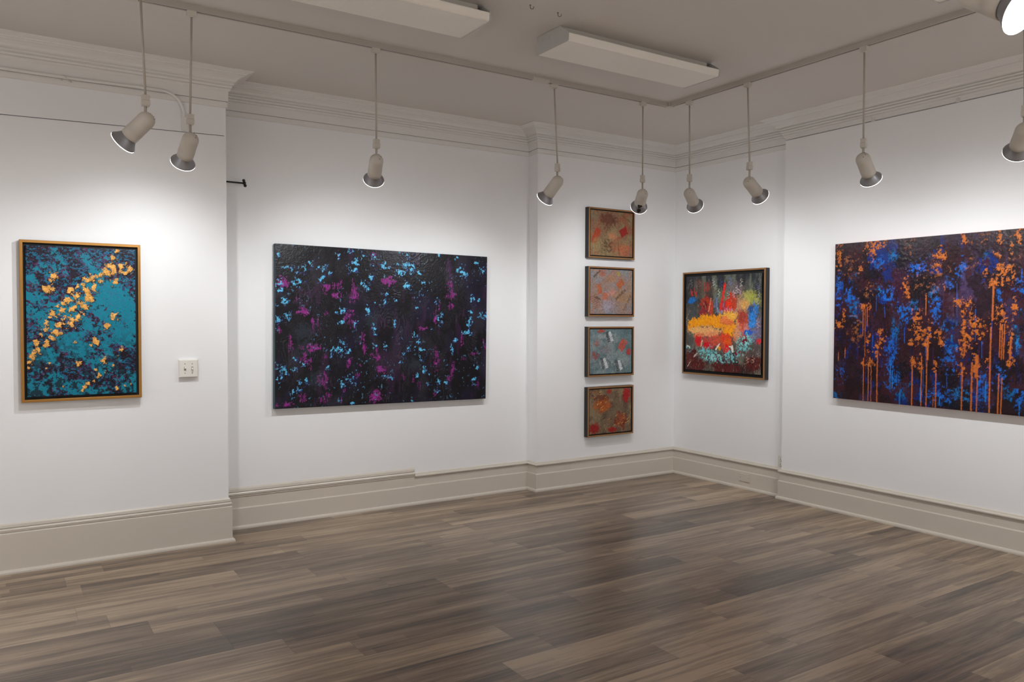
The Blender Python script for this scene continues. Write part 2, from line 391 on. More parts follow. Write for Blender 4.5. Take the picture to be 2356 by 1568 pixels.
        sm = [True] * len(F) + [False] * (len(fs) - len(F)); me.polygons.foreach_set('use_smooth', sm)
        at = me.color_attributes.new('pigment', 'FLOAT_COLOR', 'POINT')
        C4 = np.ones((len(V), 4)); C4[:N, :3] = s.col.reshape(-1, 3); C4[:N, 3] = s.rg.reshape(-1)
        if edge == 'wrap': C4[N:N + P, :3] = C4[per, :3]; C4[N + P:, :3] = C4[per, :3]
        else: C4[N:, :3] = lin(edge)
        C4[N:, 3] = .5
        at.data.foreach_set('color', C4.astype(np.float32).ravel())
        me.materials.append(material); me.update()
        o = bpy.data.objects.new(name, me); COL.objects.link(o)
        if parent: o.parent = parent
        return o

def paint_mat(name, rmul=1.0, coat=.0, spec=.5, bscale=260, bstr=.3):
    m = bpy.data.materials.new(name); m.use_nodes = True; nt = m.node_tree; b = nt.nodes['Principled BSDF']
    a = nt.nodes.new('ShaderNodeVertexColor'); a.layer_name = 'pigment'; nt.links.new(a.outputs[0], b.inputs['Base Color'])
    mu = nt.nodes.new('ShaderNodeMath'); mu.operation = 'MULTIPLY'; mu.inputs[1].default_value = rmul; nt.links.new(a.outputs[1], mu.inputs[0]); nt.links.new(mu.outputs[0], b.inputs['Roughness'])
    b.inputs['Specular IOR Level'].default_value = spec
    tc = nt.nodes.new('ShaderNodeTexCoord'); n = nt.nodes.new('ShaderNodeTexNoise'); n.inputs['Scale'].default_value = bscale; n.inputs['Detail'].default_value = 3
    bp = nt.nodes.new('ShaderNodeBump'); bp.inputs['Strength'].default_value = bstr; bp.inputs['Distance'].default_value = .001
    nt.links.new(tc.outputs['Object'], n.inputs['Vector']); nt.links.new(n.outputs['Fac'], bp.inputs['Height']); nt.links.new(bp.outputs['Normal'], b.inputs['Normal'])
    return m
M_gloss = paint_mat('glossy_impasto_paint', 1.0, spec=.28)
M_matte = paint_mat('matte_impasto_paint', 1.1, spec=.22)

# ---------------------------------------------------------------- painting: teal, plum and gold
def teal_painting():
    W, H = .580, .884
    p = Paint(W, H, .0017, [(188, 208), (1017, 236), (1028, 1318), (205, 1350)], seed=1)
    X, Y = p.X, p.Y
    p.fill((8, 120, 142))
    n = fbm(X * 11 + Y * 4, Y * 12, 11, 7, .70); bias = sst(.35, .9, Y / H) * .06 + sst(.8, .2, X / W) * .035 - .012
    bias = bias - .13 * np.exp(-(((X / W - .78) / .2) ** 2 + ((Y / H - .60) / .17) ** 2)) - .08 * np.exp(-(((X / W - .5) / .14) ** 2 + ((Y / H - .27) / .1) ** 2)) - .07 * np.exp(-(((X / W - .08) / .08) ** 2 + ((Y / H - .06) / .1) ** 2))
    q = n + bias; tl = fbm(X * 60, Y * 60, 21, 3)
    plum = lin((70, 34, 62)) * (0.35 + 1.3 * tl)[..., None] + lin((60, 30, 84)) * (sst(.52, .7, fbm(X * 22, Y * 22, 31, 3)) * .5)[..., None]
    p.cover(sst(.495, .510, q), plum, .0004)
    n2 = fbm(X * 75 + 5, Y * 65, 41, 4, .65); p.cover(sst(.55, .585, n2 + (q - .5) * 1.5) * .92, (14, 12, 24), .0003)
    n3 = fbm(X * 70, Y * 95 + 9, 51, 4, .65); p.cover(sst(.565, .59, n3) * sst(.48, .52, q), (14, 96, 128), .0003)
    n4 = fbm(X * 110, Y * 140 + 9, 61, 3, .6); p.cover(sst(.66, .70, n4) * .5, (60, 84, 124), .0002)
    dk = sst(.55, .1, Y / H) * sst(.50, .56, fbm(X * 45, Y * 45, 71, 4, .65)); p.cover(dk * .85, (18, 11, 22))
    G = [(880, 245, 18), (855, 300, 18), (830, 360, 28), (797, 410, 28), (860, 400, 22), (925, 360, 28), (975, 375, 30), (905, 400, 18), (945, 410, 15), (865, 480, 25), (752, 465, 22), (748, 418, 18), (705, 450, 25), (650, 470, 22), (620, 510, 18), (575, 520, 18), (527, 548, 25), (570, 585, 28), (640, 540, 22), (700, 530, 28), (655, 570, 24), (660, 610, 28), (595, 628, 18), (635, 655, 25), (508, 625, 28), (478, 650, 18), (430, 665, 15), (545, 685, 25), (458, 695, 25), (388, 728, 32), (485, 750, 25), (540, 760, 22), (590, 745, 30), (575, 770, 20), (530, 800, 30), (480, 800, 12), (345, 790, 18), (440, 810, 20), (405, 855, 22), (440, 870, 25), (330, 850, 22), (315, 885, 20), (380, 910, 22), (280, 942, 22), (355, 945, 28), (270, 1010, 25), (245, 1040, 28), (290, 1000, 20), (215, 1085, 20), (208, 1130, 12), (400, 440, 22), (390, 470, 18), (345, 538, 26), (390, 530, 25), (858, 740, 25), (803, 815, 22), (710, 912, 18), (725, 943, 22), (920, 993, 20), (780, 1065, 25), (590, 1090, 18), (585, 1110, 12), (855, 1115, 10), (720, 1145, 10), (790, 1165, 12), (745, 1185, 14), (730, 1200, 10), (697, 1232, 12), (665, 1250, 14), (640, 1275, 14), (620, 1298, 10), (985, 1250, 12), (880, 1285, 12), (565, 940, 12), (375, 1105, 12), (350, 1135, 12), (685, 965, 10), (880, 1040, 8), (940, 1270, 8), (470, 1270, 8)]
    for x, y, r in G:
        p.blob(x + 6, y + 8, r * 1.15, c=(35, 18, 16), a=.7, rag=2.2, h=0)
        p.blob(x, y, r * .86, r * .8, c=(226, 164, 82), rag=2.6, soft=.14, h=.0012, shade=.9)
    p.h += (fbm(X * 90, Y * 90, 81, 3) - .5) * .0010
    p.ragged(.0022, 260, .12)
    p.rg[:] = .42
    return p

# ---------------------------------------------------------------- painting: black with cyan and magenta flecks
def night_painting():
    W, H = 1.77, 1.188
    p = Paint(W, H, .0034, [(120, 140), (1820, 250), (1808, 1381), (112, 1467)], seed=2)
    X, Y = p.X, p.Y
    p.fill((11, 7, 14))
    v = fbm(X * 5, Y * 4, 101, 4); p.cover(sst(.5, .75, v) * .8, (24, 16, 40))
    v = fbm(X * 6 + 4, Y * 3, 111, 4); p.cover(sst(.55, .75, v) * .55, (44, 40, 50))
    v = fbm(X * 16, Y * 3.5, 121, 4); p.cover(sst(.62, .74, v) * .4, (56, 26, 60))
    sw = np.sin((X * 620 + 60 * fbm(X * 7, Y * 7, 131, 3)) * .6 + Y * 420 * (fbm(X * 3, Y * 3, 141, 2) - .3)); comb = sst(.2, .9, sw) * sst(.52, .62, fbm(X * 8, Y * 8, 151, 3))
    p.h += comb * .0012; p.cover(comb * .12, (96, 94, 106))
    CY = [(715, 195, 18), (630, 240, 20), (830, 240, 20), (920, 265, 22), (1130, 220, 18), (1185, 240, 18), (1425, 235, 15), (1575, 265, 14), (135, 235, 12), (200, 325, 30, 9), (275, 340, 20), (365, 345, 22), (410, 300, 18), (495, 345, 22), (550, 380, 12), (490, 425, 20), (300, 440, 30), (150, 480, 25, 35), (140, 520, 12, 20), (985, 320, 45, 18), (1090, 310, 20, 8), (1165, 320, 22), (1215, 350, 20, 30), (1275, 375, 20), (1120, 380, 28, 18), (735, 330, 25, 30), (770, 300, 12, 40), (890, 430, 15, 25), (850, 485, 28), (1185, 480, 30, 22), (1310, 455, 15), (1205, 505, 12, 20), (1600, 360, 30), (1640, 390, 30, 16), (1770, 360, 25), (1735, 300, 20, 10), (195, 600, 20), (130, 630, 12, 20), (650, 680, 28, 24), (915, 620, 10), (860, 670, 14, 30), (1003, 540, 12), (995, 610, 14, 25), (1090, 600, 10), (1255, 650, 10), (1285, 545, 10), (1405, 625, 15), (1440, 740, 15, 40), (1700, 600, 14, 30), (1750, 600, 12), (1690, 690, 15), (1780, 715, 25), (1675, 770, 18, 30), (210, 730, 25), (130, 750, 15, 25), (1080, 775, 15, 25), (655, 770, 20), (910, 800, 15), (920, 830, 12, 25), (760, 780, 14), (1650, 855, 28, 15), (1240, 880, 14, 20), (1560, 910, 15), (1370, 840, 8, 15), (655, 930, 12, 30), (640, 1000, 60, 25), (700, 1000, 25), (920, 950, 10, 20), (1000, 970, 12, 25), (1270, 930, 10, 20), (1185, 990, 12), (1240, 970, 18), (1300, 990, 20), (1540, 980, 15, 30), (265, 1070, 14), (1150, 1060, 12, 25), (1115, 1095, 12), (1300, 1050, 18), (350, 1105, 20), (150, 1110, 20), (185, 1165, 20), (265, 1150, 15), (545, 1150, 15), (1740, 1130, 14, 20), (1310, 1150, 20), (1350, 1190, 10), (1265, 1195, 12), (1010, 1205, 45, 15), (1010, 1250, 10, 25), (720, 1240, 28), (655, 1265, 18, 30), (140, 1230, 18), (350, 1250, 20), (300, 1280, 12, 30), (600, 1300, 10), (262, 1345, 22), (630, 1390, 18), (1490, 1250, 18), (1430, 1245, 12), (1410, 1320, 18), (1720, 1225, 25, 12), (1530, 1360, 12), (1335, 1265, 12), (1720, 1270, 14, 8), (730, 1420, 18, 8), (1215, 1400, 15, 6), (1770, 1365, 20, 8), (1785, 1300, 8)]
    MG = [(610, 480, 25, 20), (530, 500, 25), (645, 490, 12, 40), (600, 560, 25), (755, 560, 28, 35), (740, 500, 10, 60), (1030, 440, 40, 20), (1040, 465, 15), (905, 230, 15), (625, 235, 10, 20), (180, 460, 30), (285, 580, 8, 20), (345, 685, 30, 18), (525, 705, 15), (700, 720, 25), (735, 770, 28, 25), (740, 690, 15, 20), (420, 790, 8, 40), (455, 790, 8, 40), (820, 900, 14, 45), (835, 970, 14, 40), (1215, 590, 8, 20), (1530, 560, 28), (1525, 640, 20), (1520, 480, 20, 30), (1405, 720, 10, 50), (1440, 640, 10, 30), (410, 980, 50, 20), (350, 1060, 20), (380, 1100, 25), (395, 1140, 10), (235, 960, 12, 50), (935, 1000, 10, 25), (935, 1050, 30, 20), (875, 1045, 12), (705, 1095, 20, 32), (800, 1110, 12), (970, 1150, 32, 22), (1150, 1210, 12, 25), (1410, 1080, 16, 60), (1550, 1130, 14, 30), (1540, 1180, 10, 25), (1510, 1220, 15), (1625, 1050, 12, 20), (1620, 920, 12, 40), (1720, 1020, 25, 10), (1800, 950, 12, 25), (510, 1240, 20, 42), (465, 1230, 10, 30), (780, 1190, 15), (1275, 1270, 12, 30), (1225, 1230, 8, 20), (515, 1050, 12), (540, 1350, 20, 25), (500, 1390, 25), (335, 1375, 20), (650, 1400, 10, 20), (670, 1310, 15), (930, 1370, 30), (1745, 1260, 12, 30), (1635, 1060, 12), (125, 1440, 10), (210, 1430, 30, 12), (1400, 1340, 15), (150, 830, 8, 25), (1300, 820, 30, 8)]
    for x, y, rx, ry in [(360, 540, 60, 45), (345, 620, 50, 40), (1520, 400, 28, 110), (1620, 700, 22, 45), (1510, 330, 30, 60), (440, 820, 50, 60), (500, 1240, 60, 70), (960, 780, 60, 60)]:
        p.blob(x, y, rx, ry, c=(76, 42, 80), a=.5, soft=.5, streak=240, h=0)
    for x, y, rx, ry in [(360, 980, 50, 60), (450, 1230, 50, 70), (900, 750, 50, 70), (1230, 1110, 60, 40), (350, 850, 70, 60)]:
        p.blob(x, y, rx, ry, c=(40, 48, 58), a=.6, soft=.6, h=0)
    for b in MG:
        x, y, rx = b[:3]; ry = b[3] if len(b) > 3 else rx
        p.blob(x, y, rx * 1.0, ry * 1.15, c=(138, 40, 126), a=.9, rag=2.3, soft=.2, h=.0006, streak=300 if rx < 30 else 0, shade=.8)
    for b in CY:
        x, y, rx = b[:3]; ry = b[3] if len(b) > 3 else rx
        p.blob(x + 3, y + 2, rx * 1.2, ry * 1.2, c=(70, 70, 160), a=.6, rag=2.4, soft=.3, hole=.1, h=.0003)
        p.blob(x, y, rx * .98, ry * 1.02, c=(90, 184, 220), a=.95, rag=2.5, soft=.14, hole=.04, h=.0008, shade=.4)
    sp = fbm(X * 70, Y * 60, 161, 3, .6); p.cover(sst(.74, .78, sp) * sst(.5, .62, fbm(X * 6, Y * 6, 171, 3)) * .6, (90, 150, 190))
    p.ragged(.005, 110, .3, 1.6)
    p.h += (fbm(X * 55, Y * 55, 181, 3) - .5) * .0012 + (fbm(X * 140, Y * 140, 187, 2) - .5) * .0012
    p.rg[:] = .30 + .12 * fbm(X * 9, Y * 9, 191, 3)
    return p

# ---------------------------------------------------------------- painting: blue, maroon and orange drips
def drip_painting():
    W, H = 1.775, 1.185
    p = Paint(W, H, .0033, [(130, 190), (1493, 80), (1493, 1437), (118, 1302)], uv=((0, 1), (.757, 1), (.757, 0), (0, 0)), seed=3)
    X, Y = p.X, p.Y
    p.fill((30, 16, 22))
    v = fbm(X * 5, Y * 5, 201, 4); p.cover(sst(.45, .7, v) * .9, (52, 22, 32))
    v = fbm(X * 9, Y * 4, 211, 5, .65); p.cover(sst(.555, .60, v), (14, 36, 104))
    v = fbm(X * 7 + 3, Y * 5, 221, 5); p.cover(sst(.58, .66, v) * .7, (62, 42, 70), .0002)
    BL = [(440, 330, 40, 40), (560, 280, 40, 40), (730, 360, 70, 40), (820, 310, 25, 40), (1040, 370, 40, 60), (1225, 260, 25, 30), (160, 500, 30, 110), (270, 440, 35, 50), (230, 560, 50, 60), (290, 660, 50, 60), (520, 560, 60, 60), (450, 520, 40, 50), (640, 680, 60, 60), (700, 640, 70, 40), (860, 660, 40, 100), (840, 560, 40, 60), (960, 470, 40, 40), (570, 830, 40, 130), (540, 1000, 50, 120), (930, 830, 30, 80), (960, 1000, 60, 80), (1000, 850, 40, 100), (170, 1120, 40, 60), (150, 1280, 50, 30), (560, 1180, 60, 60), (620, 1230, 60, 60), (900, 1280, 120, 50), (1030, 1280, 80, 40), (1200, 1230, 60, 90), (1400, 1260, 40, 40), (1470, 500, 40, 50), (1470, 830, 40, 60), (1320, 570, 20, 60), (1480, 700, 20, 40), (1340, 1130, 30, 60), (1440, 900, 30, 60), (1490, 1300, 30, 60), (1600, 450, 60, 60), (1680, 700, 60, 90), (1800, 500, 50, 70), (1620, 1000, 50, 100), (1750, 1150, 70, 70), (1580, 1300, 60, 60)]
    for i, (x, y, rx, ry) in enumerate(BL):
        p.blob(x, y, rx * .98, ry * 1.02, c=[(16, 82, 162), (12, 92, 152), (24, 58, 148), (18, 104, 166)][i % 4], a=.9, rag=2.0, soft=.25, h=.0002, hole=.45, shade=1.2)
    p.blob(1090, 570, 165, 160, c=(74, 48, 66), a=.75, rag=.7, soft=.3, shade=.9, h=.0004)
    DK = [(740, 490, 85, 80, (20, 15, 22)), (1320, 430, 95, 60, (34, 16, 22)), (650, 930, 65, 110, (42, 18, 26)), (860, 1010, 90, 100, (30, 12, 18)), (1180, 960, 90, 100, (32, 14, 20)), (400, 1110, 60, 80, (26, 14, 20)), (250, 1080, 90, 95, (38, 20, 28)), (460, 740, 80, 80, (44, 20, 28)), (950, 280, 90, 70, (44, 20, 26)), (700, 240, 110, 60, (40, 26, 38)), (400, 400, 80, 45, (26, 14, 22)), (600, 330, 60, 50, (22, 18, 26)), (1380, 1100, 90, 90, (26, 14, 20)), (1290, 860, 50, 110, (50, 18, 28)), (220, 330, 70, 70, (46, 26, 36)), (580, 480, 60, 110, (56, 22, 44)), (370, 560, 70, 60, (22, 15, 22)), (180, 880, 60, 90, (34, 14, 18)), (1080, 250, 70, 60, (44, 18, 26)), (820, 720, 70, 60, (52, 24, 36)), (1150, 700, 60, 60, (36, 20, 32)), (1700, 350, 110, 80, (40, 18, 26)), (1660, 860, 100, 100, (34, 14, 20)), (1250, 180, 130, 60, (44, 30, 40)), (620, 1100, 60, 50, (22, 16, 28)), (950, 1140, 60, 60, (22, 14, 26)), (1000, 1350, 120, 25, (10, 16, 26))]
    v = fbm(X * 11 + 7, Y * 7, 231, 5, .65); p.cover(sst(.50, .56, v) * .9, (34, 16, 22), .0004); v = fbm(X * 14, Y * 10 + 4, 241, 5, .65); p.cover(sst(.53, .58, v) * .85, (58, 24, 34), .0003)
    for x, y, rx, ry, c in DK: p.blob(x, y, rx, ry, c=c, a=.95, rag=1.6, soft=.2, h=.0006, shade=.9)
    for x, y, rx, ry in BL[::2]: p.blob(x, y, rx * .7, ry * .8, c=(20, 92, 178), a=.85, rag=2.4, soft=.3, hole=.2, shade=1.2)
    p.cover(sst(.92, 1.0, Y / H + .06 * (p.warp1 + p.fine)) * .55, (62, 54, 58))  # greyish light sheen along the top edge, painted into the pigment
    rnd = random.Random(5)
    for k in range(90):      # thin dark and blue runs
        x = rnd.uniform(150, 1990); y0 = rnd.uniform(350, 1150); L_ = rnd.uniform(60, 260)
        p.line(x, y0, x + rnd.uniform(-3, 3), y0 + L_, rnd.uniform(3, 5), rnd.choice([(18, 22, 60), (26, 90, 190), (60, 24, 70), (14, 12, 24)]), a=.8, h=.0003)
    OR = [(155, 280, 20, 75), (155, 230, 20, 35), (420, 200, 60, 35), (390, 245, 28, 40), (480, 185, 25, 20), (880, 280, 30, 45), (870, 335, 18, 40), (1050, 160, 15, 40), (1310, 150, 14, 60), (1300, 265, 25, 15), (1440, 140, 25, 30), (1400, 210, 12, 50), (1390, 360, 35, 28), (1310, 360, 22, 22), (1410, 420, 14, 40), (1330, 400, 20, 22), (1365, 445, 30, 16), (1215, 395, 15, 20), (1270, 460, 18, 30), (1300, 485, 28, 14), (350, 640, 50, 22), (310, 360, 15, 28), (645, 500, 22, 60), (660, 570, 14, 25), (190, 700, 13, 50), (160, 775, 28, 22), (720, 720, 28, 42), (725, 790, 30, 36), (745, 850, 40, 38), (815, 800, 18, 55), (880, 830, 30, 26), (900, 880, 26, 34), (690, 905, 20, 20), (800, 900, 25, 20), (460, 850, 30, 35), (440, 920, 26, 55), (370, 880, 16, 60), (1060, 610, 45, 28), (1065, 665, 22, 45), (1068, 790, 14, 50), (1085, 880, 40, 46), (1060, 930, 20, 40), (1165, 770, 48, 36), (1165, 830, 42, 34), (1335, 680, 26, 40), (1345, 750, 32, 42), (1430, 640, 14, 50), (1405, 930, 14, 80), (700, 1050, 18, 35), (380, 1050, 32, 30), (335, 1040, 15, 20), (1060, 1100, 25, 30), (1160, 1060, 18, 60), (1140, 1110, 30, 18), (1400, 1040, 20, 26), (860, 1070, 12, 30), (755, 1050, 12, 35), (1110, 700, 8, 30), (920, 500, 8, 20), (1240, 1060, 8, 40), (1590, 600, 40, 60), (1700, 500, 25, 70), (1800, 780, 45, 60), (1620, 820, 30, 60), (1900, 620, 30, 80), (1740, 1000, 20, 60)]
    for x, y, rx, ry in OR:
        p.blob(x, y, rx * 1.06, ry * 1.06, c=(182, 98, 38), rag=1.9, soft=.14, h=.0010, hole=.2, shade=.6)
    for x, y, rx, ry in [(670, 180, 25, 55), (370, 520, 42, 42), (300, 820, 60, 90), (1130, 330, 60, 30), (850, 380, 80, 40), (230, 330, 60, 60), (1200, 130, 80, 40), (820, 480, 90, 40), (1430, 300, 40, 30)]:
        p.blob(x, y, rx, ry, c=(150, 88, 48), a=.7, rag=2.4, soft=.4, hole=-.15, h=.0004)
    DR = [(335, 650, 850, 5), (350, 660, 1000, 5), (365, 640, 780, 5), (340, 1010, 1320, 6), (375, 1060, 1330, 6), (395, 1060, 1330, 6), (440, 960, 1335, 9), (695, 1000, 1360, 9), (762, 1000, 1360, 7), (800, 1040, 1370, 8), (806, 860, 1020, 16), (868, 1100, 1375, 8), (850, 1300, 1370, 5), (1060, 1100, 1400, 9), (1130, 1050, 1405, 11), (1170, 1080, 1405, 7), (1165, 1000, 1150, 22), (1275, 480, 740, 12), (1262, 790, 1415, 10), (1330, 760, 1000, 7), (1345, 770, 1020, 7), (1360, 770, 1020, 7), (1325, 1130, 1425, 9), (1348, 1160, 1425, 7), (1408, 860, 1020, 12), (205, 940, 1010, 5), (157, 970, 1030, 6), (790, 560, 700, 6), (1075, 900, 990, 10), (1590, 620, 1430, 8), (1700, 560, 1440, 9), (1815, 800, 1440, 8), (1900, 700, 1300, 7), (1640, 860, 1430, 6)]
    for x, y0, y1, wd in DR: p.line(x, y0, x - (4 if x > 1000 else 2), y1, wd * .92, (190, 98, 42), a=.95, h=.0009)
    for x, y0, y1 in [(755, 1230, 1330), (604, 1260, 1350), (535, 1060, 1240), (550, 1100, 1230), (895, 1300, 1355), (1230, 1180, 1330), (1478, 1330, 1430), (1450, 880, 960)]: p.line(x, y0, x, y1, 5, (30, 120, 200), h=.0006)
    p.ragged(.0035, 120, .3, 1.6)
    p.h += (fbm(X * 55, Y * 55, 281, 4) - .5) * .0022
    p.rg[:] = .30 + .14 * fbm(X * 9, Y * 9, 291, 3)
    return p

# ---------------------------------------------------------------- painting: fiery harbour of colour
def fire_painting():
    W, H = .885, .872
    p = Paint(W, H, .0026, [(182, 228), (1075, 172), (1085, 1382), (192, 1322)], seed=4)
    X, Y = p.X, p.Y
    p.fill((50, 52, 56)); u = X / W; t = Y / H
    p.cover(sst(.85, .55, t + .2 * p.warp1) * .8, (92, 92, 80)); p.cover(sst(.42, .2, t + .15 * p.warp1), (86, 74, 70)); p.cover(sst(.2, .08, t + .15 * p.warp1), (62, 36, 36))
    v = fbm(X * 14, Y * 4, 301, 4); p.cover(sst(.5, .7, v) * .6, (120, 124, 108)); v = fbm(X * 22, Y * 6 + 3, 311, 4); p.cover(sst(.55, .7, v) * .5, (30, 30, 36))
    B = lambda *a, **k: p.blob(*a, **k)
    for x, y, rx, ry, c, a in [(930, 490, 110, 80, (150, 150, 72), .85), (940, 460, 60, 60, (176, 178, 80), .6), (800, 600, 80, 150, (206, 150, 118), .8), (740, 350, 90, 60, (120, 100, 110), .5), (330, 310, 60, 60, (100, 66, 60), .5), (420, 380, 100, 70, (96, 74, 58), .6), (260, 640, 60, 90, (70, 74, 78), .8), (1030, 830, 50, 130, (118, 104, 132), .9), (960, 900, 60, 60, (128, 130, 160), .8), (600, 470, 60, 90, (120, 130, 100), .6), (240, 980, 50, 70, (76, 70, 70), .8), (800, 940, 60, 90, (120, 110, 100), .7)]:
        B(x, y, rx, ry, c=c, a=a, soft=.6, rag=.9, h=.0001, shade=.3)
    for x0, y0, x1, y1 in [(235, 375, 245, 440), (255, 400, 262, 450), (275, 365, 290, 440), (300, 410, 305, 450), (400, 300, 405, 400), (430, 300, 430, 400), (450, 320, 448, 380)]: p.line(x0, y0, x1, y1, 12, (180, 52, 44), a=.85)
    B(255, 505, 56, 36, c=(24, 108, 184), rot=.25, rag=.8)
    for x, y, rx, ry, c in [(420, 560, 66, 100, (168, 50, 32)), (480, 600, 30, 110, (186, 66, 46)), (410, 570, 26, 50, (110, 30, 24)), (400, 660, 60, 60, (140, 44, 50)), (700, 560, 70, 95, (204, 56, 34)), (755, 520, 34, 90, (188, 66, 40)), (680, 600, 50, 80, (226, 52, 28)), (620, 560, 40, 60, (170, 50, 46))]:
        B(x, y, rx, ry, c=c, rag=.7, soft=.18, shade=.5)
    for x, y, rx, ry, c in [(545, 560, 26, 80, (110, 128, 176)), (630, 600, 22, 60, (120, 120, 180)), (590, 630, 60, 30, (150, 150, 190)), (690, 620, 60, 26, (170, 150, 190))]: B(x, y, rx, ry, c=c, a=.8, streak=160, soft=.3)
    p.line(640, 312, 592, 612, 26, (220, 46, 44), wob=.6); p.line(712, 410, 700, 500, 18, (206, 52, 36)); p.line(480, 480, 450, 640, 8, (220, 160, 120))
    for x, y, rx, ry, c in [(860, 780, 85, 140, (186, 78, 58)), (845, 700, 40, 90, (168, 62, 48)), (880, 560, 50, 50, (214, 160, 90)), (850, 860, 60, 80, (206, 96, 76)), (790, 880, 40, 100, (220, 150, 110)), (910, 840, 30, 60, (206, 130, 120))]: B(x, y, rx, ry, c=c, rag=1.0, soft=.4, shade=.4)
    for x, y, rx, ry, c in [(300, 780, 82, 62, (252, 158, 14)), (430, 745, 112, 66, (255, 160, 12)), (560, 760, 110, 80, (250, 154, 24)), (690, 800, 86, 140, (240, 150, 36)), (700, 690, 84, 60, (246, 178, 70)), (240, 830, 36, 34, (252, 156, 20)), (690, 900, 60, 50, (252, 160, 16)), (650, 740, 70, 40, (236, 128, 70)), (700, 770, 60, 24, (226, 116, 62))]: B(x, y, rx, ry, c=c, rag=.7, soft=.14, shade=.18, h=.0010)
    for x, y, rx, ry, c in [(420, 872, 190, 60, (236, 172, 108)), (300, 860, 70, 34, (240, 180, 110)), (350, 920, 70, 36, (226, 130, 88)), (500, 910, 90, 40, (230, 150, 100))]: B(x, y, rx, ry, c=c, rag=.6, soft=.16, shade=.3)
    for x, y, rx, ry, c in [(650, 960, 90, 70, (222, 66, 36)), (540, 980, 70, 60, (204, 84, 60)), (680, 1000, 50, 50, (230, 90, 30)), (430, 980, 70, 50, (186, 80, 70)), (340, 985, 48, 60, (204, 30, 36)), (440, 1040, 62, 40, (206, 22, 34)), (670, 1070, 48, 40, (226, 32, 30)), (600, 1030, 50, 40, (190, 80, 60)), (585, 1070, 20, 24, (250, 160, 20)), (500, 1060, 30, 24, (196, 40, 50))]: B(x, y, rx, ry, c=c, rag=.8, soft=.2, shade=.4)
    for x, y, rx, ry, c in [(975, 690, 44, 115, (46, 130, 212)), (1010, 620, 30, 60, (52, 120, 190)), (960, 780, 34, 50, (60, 140, 220)), (935, 885, 54, 30, (40, 92, 196)), (950, 600, 30, 40, (40, 80, 140))]: B(x, y, rx, ry, c=c, rag=1.0, soft=.3, shade=.5)
    B(1055, 985, 26, 30, c=(214, 40, 52))
    for x, y, rx, ry in [(450, 1130, 110, 66), (560, 1190, 120, 56), (700, 1160, 90, 66), (640, 1215, 60, 46), (870, 1000, 66, 80), (930, 960, 50, 50), (800, 1130, 60, 46), (400, 1180, 56, 50), (260, 1110, 40, 30), (880, 1060, 60, 40), (220, 1060, 30, 20), (730, 1190, 50, 40)]:
        B(x, y, rx, ry, c=(112, 186, 190), rag=1.5, soft=.22, hole=.25, shade=.4, h=.0008)
    for x, y, rx, ry in [(500, 1190, 60, 30), (640, 1230, 40, 24), (880, 990, 50, 40), (930, 950, 30, 24), (600, 1160, 40, 20)]: B(x, y, rx, ry, c=(150, 216, 216), rag=1.6, hole=.2, h=.0006)
    for x, y, rx, ry in [(330, 1270, 130, 90), (250, 1200, 66, 90), (650, 1310, 160, 56), (1000, 1250, 92, 80), (290, 1110, 30, 26), (560, 1280, 60, 40), (800, 1320, 50, 40)]: B(x, y, rx, ry, c=(86, 30, 28), rag=.7, soft=.2, shade=1.2, h=.0008)
    for x, y, r in [(870, 985, 16), (905, 965, 16), (785, 1130, 18), (825, 1115, 12), (570, 1190, 14), (575, 1220, 10), (640, 1140, 8)]: B(x, y, r, c=(120, 30, 46))
    p.line(590, 1015, 545, 1085, 14, (232, 222, 206)); p.line(740, 1050, 745, 1105, 22, (236, 226, 212)); p.line(385, 985, 370, 1050, 14, (220, 180, 140)); p.line(705, 1050, 740, 1060, 12, (232, 222, 206)); p.line(205, 1040, 240, 1060, 10, (220, 220, 210)); p.line(325, 1130, 290, 1170, 14, (206, 180, 170)); p.line(250, 1230, 215, 1290, 8, (220, 180, 160))
    rnd = random.Random(8)
    for x, y, c in [(508, 240, (190, 200, 190)), (575, 370, (190, 200, 180)), (708, 225, (90, 120, 190)), (785, 330, (220, 205, 215)), (832, 245, (215, 200, 190)), (680, 390, (180, 200, 170)), (750, 380, (210, 190, 210)), (1045, 380, (170, 170, 170)), (345, 260, (150, 110, 100)), (245, 260, (130, 120, 110)), (1030, 300, (110, 110, 150)), (590, 250, (70, 80, 140)), (530, 300, (160, 170, 150)), (820, 360, (190, 160, 190)), (1025, 470, (190, 180, 150)), (205, 700, (170, 150, 130)), (1040, 720, (200, 170, 150)), (920, 1160, (210, 150, 130)), (990, 1150, (210, 170, 150)), (1055, 1080, (160, 150, 170))]:
        xx, yy = x, y
        for k in range(5):
            nx_, ny_ = x + (14 if k % 2 else -14) + rnd.uniform(-5, 5), yy + 18 + rnd.uniform(-5, 5)
            p.line(xx, yy, nx_, ny_, 5, c, a=.6); xx, yy = nx_, ny_
    for k in range(320):
        x = rnd.uniform(190, 1075); y = rnd.choice([rnd.uniform(240, 700), rnd.uniform(1050, 1350)])
        p.line(x, y, x + rnd.uniform(-4, 4), y + rnd.uniform(10, 40), 4, rnd.choice([(150, 140, 120), (60, 50, 50), (190, 150, 120), (100, 120, 110), (160, 70, 60)]), a=.55)
    p.ragged(.0075, 75, .35, 1.3)
    p.h += (fbm(X * 80, Y * 80, 381, 4) - .5) * .0015
    p.rg[:] = .45
    return p

